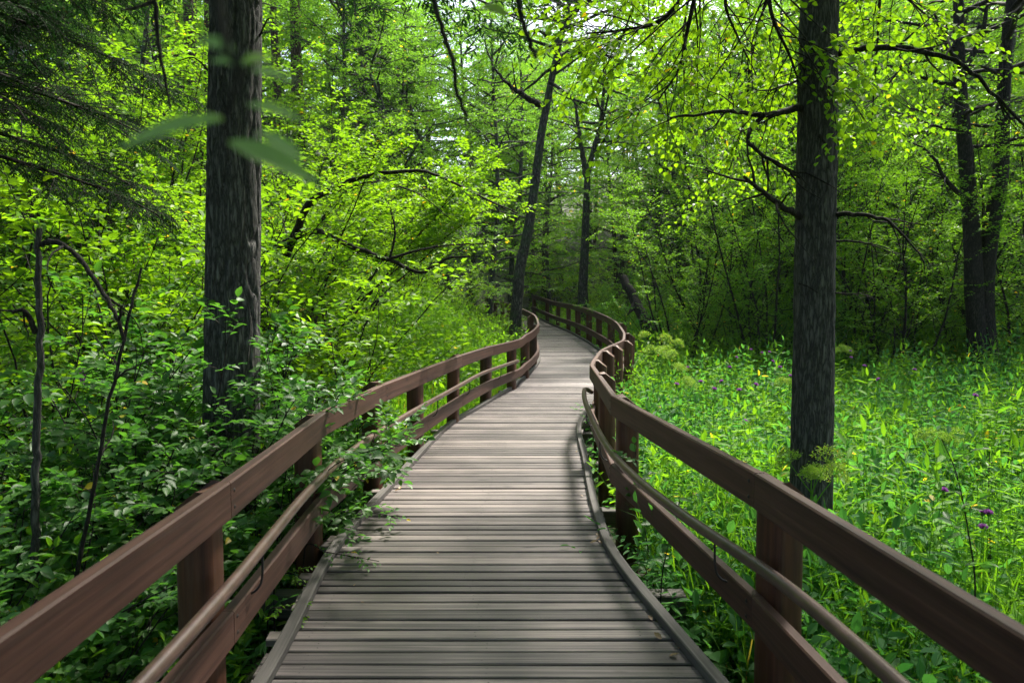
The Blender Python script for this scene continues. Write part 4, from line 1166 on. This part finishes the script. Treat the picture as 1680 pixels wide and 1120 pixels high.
rng = np.random.RandomState(500)
fl = Geo()      # flower head: dome of narrow petals over a green cup
n = 70; a = np.arange(n) * 2.4; q = np.sqrt((np.arange(n) + .5) / n)
A = np.stack([np.cos(a) * q, np.sin(a) * q, 1.05 - .8 * q], -1)
leaves(fl, np.zeros((n, 3)) + [0, 0, .004], A, np.stack([-np.sin(a), np.cos(a), a * 0 + .2], -1), .026, .006, 0, rng.uniform(.1, .9, n), 4)
FLM = fl.mesh('flower_head', [M_PURPLE])
cup = Geo(); tube(cup, [(0, 0, -.014), (0, 0, -.006), (0, 0, .002), (0, 0, .01)], [.003, .009, .011, .008], 8)
CUPM = cup.mesh('cup', [M_DARK])
FP = [(1085, 572), (1110, 630), (1150, 625), (1172, 637), (1184, 625), (1213, 638), (1232, 573), (1208, 586), (1250, 578), (1267, 592), (1280, 602), (1297, 616), (1240, 630), (1197, 602),
      (1442, 621), (1418, 599), (1396, 586), (1222, 690), (1548, 803), (1612, 838), (1622, 840), (1613, 863), (1262, 577), (1600, 648), (1500, 606), (1128, 602), (1335 + 60, 575)]
for k, (px, py) in enumerate(FP):
    zf = .78 if py < 650 else .45
    d = min(11.5, (EYE - zf) * F_PX / (py - 490))
    tp = at(px, py, d); loc = np.array(gpos(tp[0], d)); H = tp[2] - loc[2]
    r = thing('purple_flower', 'small purple thistle-like flower head on a thin stem in the bright meadow', 'flower', loc, group='purple flowers in the meadow')
    gw = Geo(); S = grow(rng, (0, 0, -.05), (0, 0, 1), H + .03, 6, .03); S[:, :2] -= S[-1, :2] * np.linspace(0, 1, 7)[:, None]
    tube(gw, S, .0025, 5)
    link('stem', gw.mesh('stem', [M_GRASS]), r)
    h = link('flower_head', FLM, r); h.location = S[-1] + (0, 0, .012); h.scale = (1.15,) * 3
    h.rotation_euler = (rng.normal(0, .3), rng.normal(0, .3), rng.rand() * 6)
    c = link('cup', CUPM, h)
# lilac spikes among the shaded shrubs
for k, (px, py, lab) in enumerate([(62, 900, 'lilac flower spike low beside the dead black stem, lowest one'), (28, 935, 'lilac flower spike nearest the left photo edge'),
                                   (78, 865, 'lilac flower spike just right of the dead black stem'), (135, 618, 'lilac flower spike up among the glossy shrub leaves')]):
    d = 4.45 if k < 3 else 5.2
    tp = at(px, py, d); loc = np.array(gpos(tp[0], d)); H = tp[2] - loc[2]
    r = thing('lilac_flower', lab, 'flower', loc, group='lilac flowers among the shaded shrubs')
    gw = Geo(); tube(gw, [(0, 0, -.05), (.01, 0, H * .5), (0, 0, H + .05)], .003, 5); link('stem', gw.mesh('stem', [M_GRASS]), r)
    g = Geo(); n = 60; z = H - .06 + .12 * rng.rand(n); a = rng.rand(n) * 6.28
    leaves(g, np.stack([np.cos(a) * .004, np.sin(a) * .004, z], -1), np.stack([np.cos(a), np.sin(a), .5 + 0 * a], -1), UP + rng.normal(0, .5, (n, 3)), .022, .012, 0, rng.uniform(.3, .9, n), 6)
    link('flower_spike', g.mesh('flower_spike', [M_PURPLE]), r)

# ---- sprigs leaning over the kerb -----------------------------------------
def sprig(label, pts, K, lL, lW, mat, seed, nside=4, sl=.16, shape=8, lab2='sprig'):
    P = pxs(*pts); rng = np.random.RandomState(seed)
    g0 = float(ground(P[0][0], P[0][1]))
    r = thing('sprig', label, 'plant', (P[0][0], P[0][1], g0), group='sprigs leaning over the kerb')
    S = spline(np.vstack([(0, 0, -.05), local(P, r)]), 5)
    gw, gl = Geo(), Geo()
    tube(gw, S, np.linspace(.005, .002, len(S)), 5)
    h = len(S) // 4
    T0, D0, L0 = [], [], []
    for k in range(nside):
        p, d = along(S, .35 + .6 * k / nside); hh = unit(np.cross(d, UP) + 1e-3) * (1 if k % 2 else -1)
        T0.append(p); D0.append(d * .7 + hh * .8 + rng.normal(0, .15, 3)); L0.append(sl * rng.uniform(.7, 1.2))
    p, d = along(S, .62); T0.append(p); D0.append(S[-1] - p); L0.append(np.linalg.norm(S[-1] - p))
    twigs(gl, gw, np.array(T0), np.array(D0), np.array(L0), K, lL, lW, rng, 0, 0, shape, .5, .12, .25, .0015)
    link('stem', gw.mesh('stem', [B_DARK]), r); link('foliage', gl.mesh('foliage', [mat]), r)
sprig('leafy sprig reaching furthest over the boardwalk planks from the shaded railing', [(560, 868, 5.0), (600, 842, 5.0), (635, 845, 4.95), (668, 848, 4.9)], 7, .05, .03, M_NEAR, 1)
sprig('drooping sprig lying over the kerb in front of the second shaded post', [(500, 900, 4.5), (535, 905, 4.35), (575, 912, 4.3), (622, 920, 4.25)], 8, .042, .026, M_NEAR, 2)
sprig('fine fern-like sprig at the near end of the shaded kerb', [(440, 1010, 3.75), (470, 1000, 3.6), (500, 1010, 3.55), (530, 1030, 3.5)], 10, .035, .02, M_MID, 3, 6, .14)
sprig('light green fern-like sprig standing beside the kerb under the handrail', [(450, 960, 4.1), (470, 940, 4.05), (495, 950, 4.0), (525, 990, 3.9)], 10, .032, .018, M_BRIGHT, 4, 6, .13)
sprig('tiny bright sprig poking up through the near planks by the kerb', [(462, 1118, 3.2), (458, 1098, 3.2), (462, 1085, 3.2)], 5, .05, .035, M_BRIGHT, 5, 2, .06)
sprig('sprig hanging over the kerb below the second post of the bright railing', [(1060, 935, 4.5), (1035, 925, 4.45), (1005, 938, 4.35), (968, 950, 4.3)], 6, .065, .04, M_NEAR, 6)
sprig('tall shoot climbing beside the second post of the bright railing', [(1072, 960, 4.9), (1060, 880, 4.9), (1048, 790, 4.85), (1040, 715, 4.8)], 8, .085, .05, M_NEAR, 7, 6, .14)
sprig('weedy shoot rising between the rails right of the second bright post', [(1085, 960, 4.2), (1095, 900, 4.2), (1110, 850, 4.2), (1118, 800, 4.2)], 6, .07, .04, M_NEAR, 8, 4, .12)
sprig('thin grey-leaved shoot standing in the meadow near the right photo edge', [(1600, 980, 3.4), (1590, 880, 3.4), (1570, 780, 3.4), (1545, 720, 3.4)], 5, .085, .04, M_NEAR, 9, 5, .2)
sprig('dark slender shoot with purple buds at the right photo edge', [(1625, 960, 4.6), (1624, 880, 4.6), (1622, 790, 4.6), (1624, 730, 4.6)], 7, .06, .02, M_MID, 10, 6, .1)
# shrub leaves spilling over the near rail
for k, (pts, lab) in enumerate([([(480, 760, 4.9), (520, 690, 4.7), (560, 660, 4.6), (610, 640, 4.6)], 'leafy shoot spilling over the top rail before the third shaded post'),
                                ([(500, 830, 4.7), (540, 770, 4.4), (590, 745, 4.3), (625, 735, 4.3)], 'leafy shoot poking between top rail and handrail'),
                                ([(540, 860, 5.2), (580, 800, 5.0), (610, 775, 4.9), (650, 770, 4.9)], 'leafy shoot poking through below the handrail'),
                                ([(420, 800, 4.6), (455, 710, 4.3), (490, 650, 4.2), (530, 640, 4.2)], 'leafy shoot rising above the top rail beside the thick trunk')]):
    sprig(lab, pts, 7, .07, .04, M_NEAR, 20 + k, 5, .13)

# ---- dead leaves on the planks ---------------------------------------------
M_DEAD = leafmat('leaf_dead', (.10, .06, .03), (.32, .22, .11), tr=(1, .9, .7), mix=.2)
rng = np.random.RandomState(600)
DL = [(978, 882, .06), (990, 890, .05), (968, 888, .05), (655, 800, .04), (648, 803, .04), (1098, 1072, .045), (1112, 1060, .04), (1070, 1014, .035), (720, 905, .02), (598, 985, .022), (470, 1040, .05), (957, 812, .03), (945, 740, .03), (580, 958, .02), (1085, 1045, .05), (985, 878, .045)]
for k, (px, py, L) in enumerate(DL):
    a = at(px, py, 1.0) - (0, 0, EYE); t = -(EYE - .012) / a[2]
    x, y = a[0] * t, t
    g = Geo(); az = rng.rand() * 6.28
    leaves(g, np.zeros((1, 3)), np.array([(math.cos(az), math.sin(az), .12)]), np.array([(rng.normal(0, .25), rng.normal(0, .25), 1)]), L, L * .62, 0, rng.uniform(.2, .8), 8, curl=-.25, fold=.25)
    o = link('dead_leaf', g.mesh('dead_leaf', [M_DEAD])); o.location = (x, y, float(zd(y)) + .006)
    tag(o, 'small dry brown leaf lying on the grey planks', 'dead leaf', 'dead leaves lying on the boardwalk')

# ---- twigs hanging close to the viewpoint ----------------------------------
def hanging(label, pts, r0, r1, seed, up=(.0, .1, 2.6)):
    P = pxs(*pts)
    top = P[0] + np.array(up)
    r = thing('hanging_branch', label, 'branch', top, group='dark branches hanging in from above')
    L = spline(local(P, r), 6)
    t = np.linspace(0, 1, 14)[:-1, None]
    J = L[0] * t + np.array((.05, .03, 0)) * np.sin(t * 9)* (1 - t)
    S = np.vstack([J, L]); n = len(S)
    S = S + np.random.RandomState(seed).normal(0, .0012, S.shape)
    rad = np.interp(np.arange(n), [0, 13, n - 1], [r0 * 2.2, r0, r1])
    g = Geo(); tube(g, S, rad[:len(S)], 9); link('stem', g.mesh('stem', [B_DARK]), r)
    return r
h1 = hanging('longest dark branch hanging from the top into the middle of the view', [(700, -60, 1.7), (714, 10, 1.7), (733, 70, 1.7), (744, 105, 1.7), (748, 145, 1.7), (757, 172, 1.7), (766, 192, 1.7)], .0068, .0035, 1)
h2 = hanging('short thick dark branch hanging from the top beside the leaning trunk', [(843, -50, 1.4), (850, 0, 1.4), (858, 40, 1.4), (868, 68, 1.4), (880, 95, 1.4)], .0066, .004, 2)
h3 = hanging('dark branch hanging from the top left of the thick trunk', [(245, -60, 1.9), (254, 0, 1.9), (258, 60, 1.9), (268, 115, 1.9), (273, 145, 1.9), (281, 178, 1.9)], .0078, .0025, 3)
g = Geo(); tube(g, local(pxs((252, 2, 1.9), (238, 8, 1.88), (220, 14, 1.86), (198, 18, 1.85)), h3), [.006, .005, .004, .002], 7); link('twig', g.mesh('twig', [B_DARK]), h3)
g = Geo(); q = local(pxs((788, 14, 1.25), (832, 16, 1.2)), h2)
leaves(g, q[:1], q[1:] - q[:1], np.array([(.1, -.75, .6)]), float(np.linalg.norm(q[1] - q[0])), .03, 0, .8, 8); 
tube(g, np.vstack([local(pxs((852, 10, 1.4)), h2), local(pxs((815, 0, 1.33)), h2), q[:1]]), .0012, 5)
link('leaf', g.mesh('leaf', [M_BRIGHT]), h2)
d = .43
P = pxs((330, -260, d), (352, -60, d), (372, 80, d), (392, 104, d), (380, 160, d), (368, 205, d), (372, 235, d))
r = thing('leafy_twig', 'out-of-focus leafy twig dangling very close, in front of the thick trunk', 'twig', P[0] + (0, .2, 2.2))
g = Geo(); L = spline(local(P, r), 6); S = np.vstack([L[0] * np.linspace(0, 1, 12)[:-1, None], L]); tube(g, S, np.linspace(.004, .0013, len(S)), 6)
link('stem', g.mesh('stem', [B_DARK]), r)
g = Geo()
for k, (a, b_, w, tn) in enumerate([((365, 197), (172, 232), 36, .35), ((370, 232), (530, 294), 38, .35), ((405, 172), (502, 192), 24, .35), ((420, 215), (512, 264), 22, .3), ((405, 108), (338, 92), 20, .3),
                                    ((398, 105), (456, 92), 24, .8), ((385, 88), (322, 54), 20, .3), ((410, 116), (492, 130), 20, .3), ((330, 205), (372, 190), 26, .8)]):
    dd = d + .02 * (k % 3); q = local(pxs((*a, dd), (*b_, dd + .015)), r)
    L = float(np.linalg.norm(q[1] - q[0]))
    leaves(g, q[:1], q[1:] - q[:1], np.array([(.12 * (k % 3 - 1), -.8, .75)]), L, w * d / F_PX * 1.5, 0, tn, 8, curl=.1)
link('foliage', g.mesh('foliage', [M_BLUR]), r)

# ---- faint woodland haze ---------------------------------------------------
bpy.ops.mesh.primitive_cube_add(size=1, location=(0, 250, 21))
hz = bpy.context.object; hz.name = 'haze'; hz.scale = (860, 1380, 54)
m, N, Lk = newmat('haze_air')
v = N.new('ShaderNodeVolumePrincipled'); v.inputs['Color'].default_value = (.86, .95, 1.0, 1); v.inputs['Density'].default_value = .00028
o = N.new('ShaderNodeOutputMaterial'); Lk.new(v.outputs[0], o.inputs['Volume'])
hz.data.materials.append(m); tag(hz, 'thin pale haze in the woodland air', 'haze', kind='stuff')
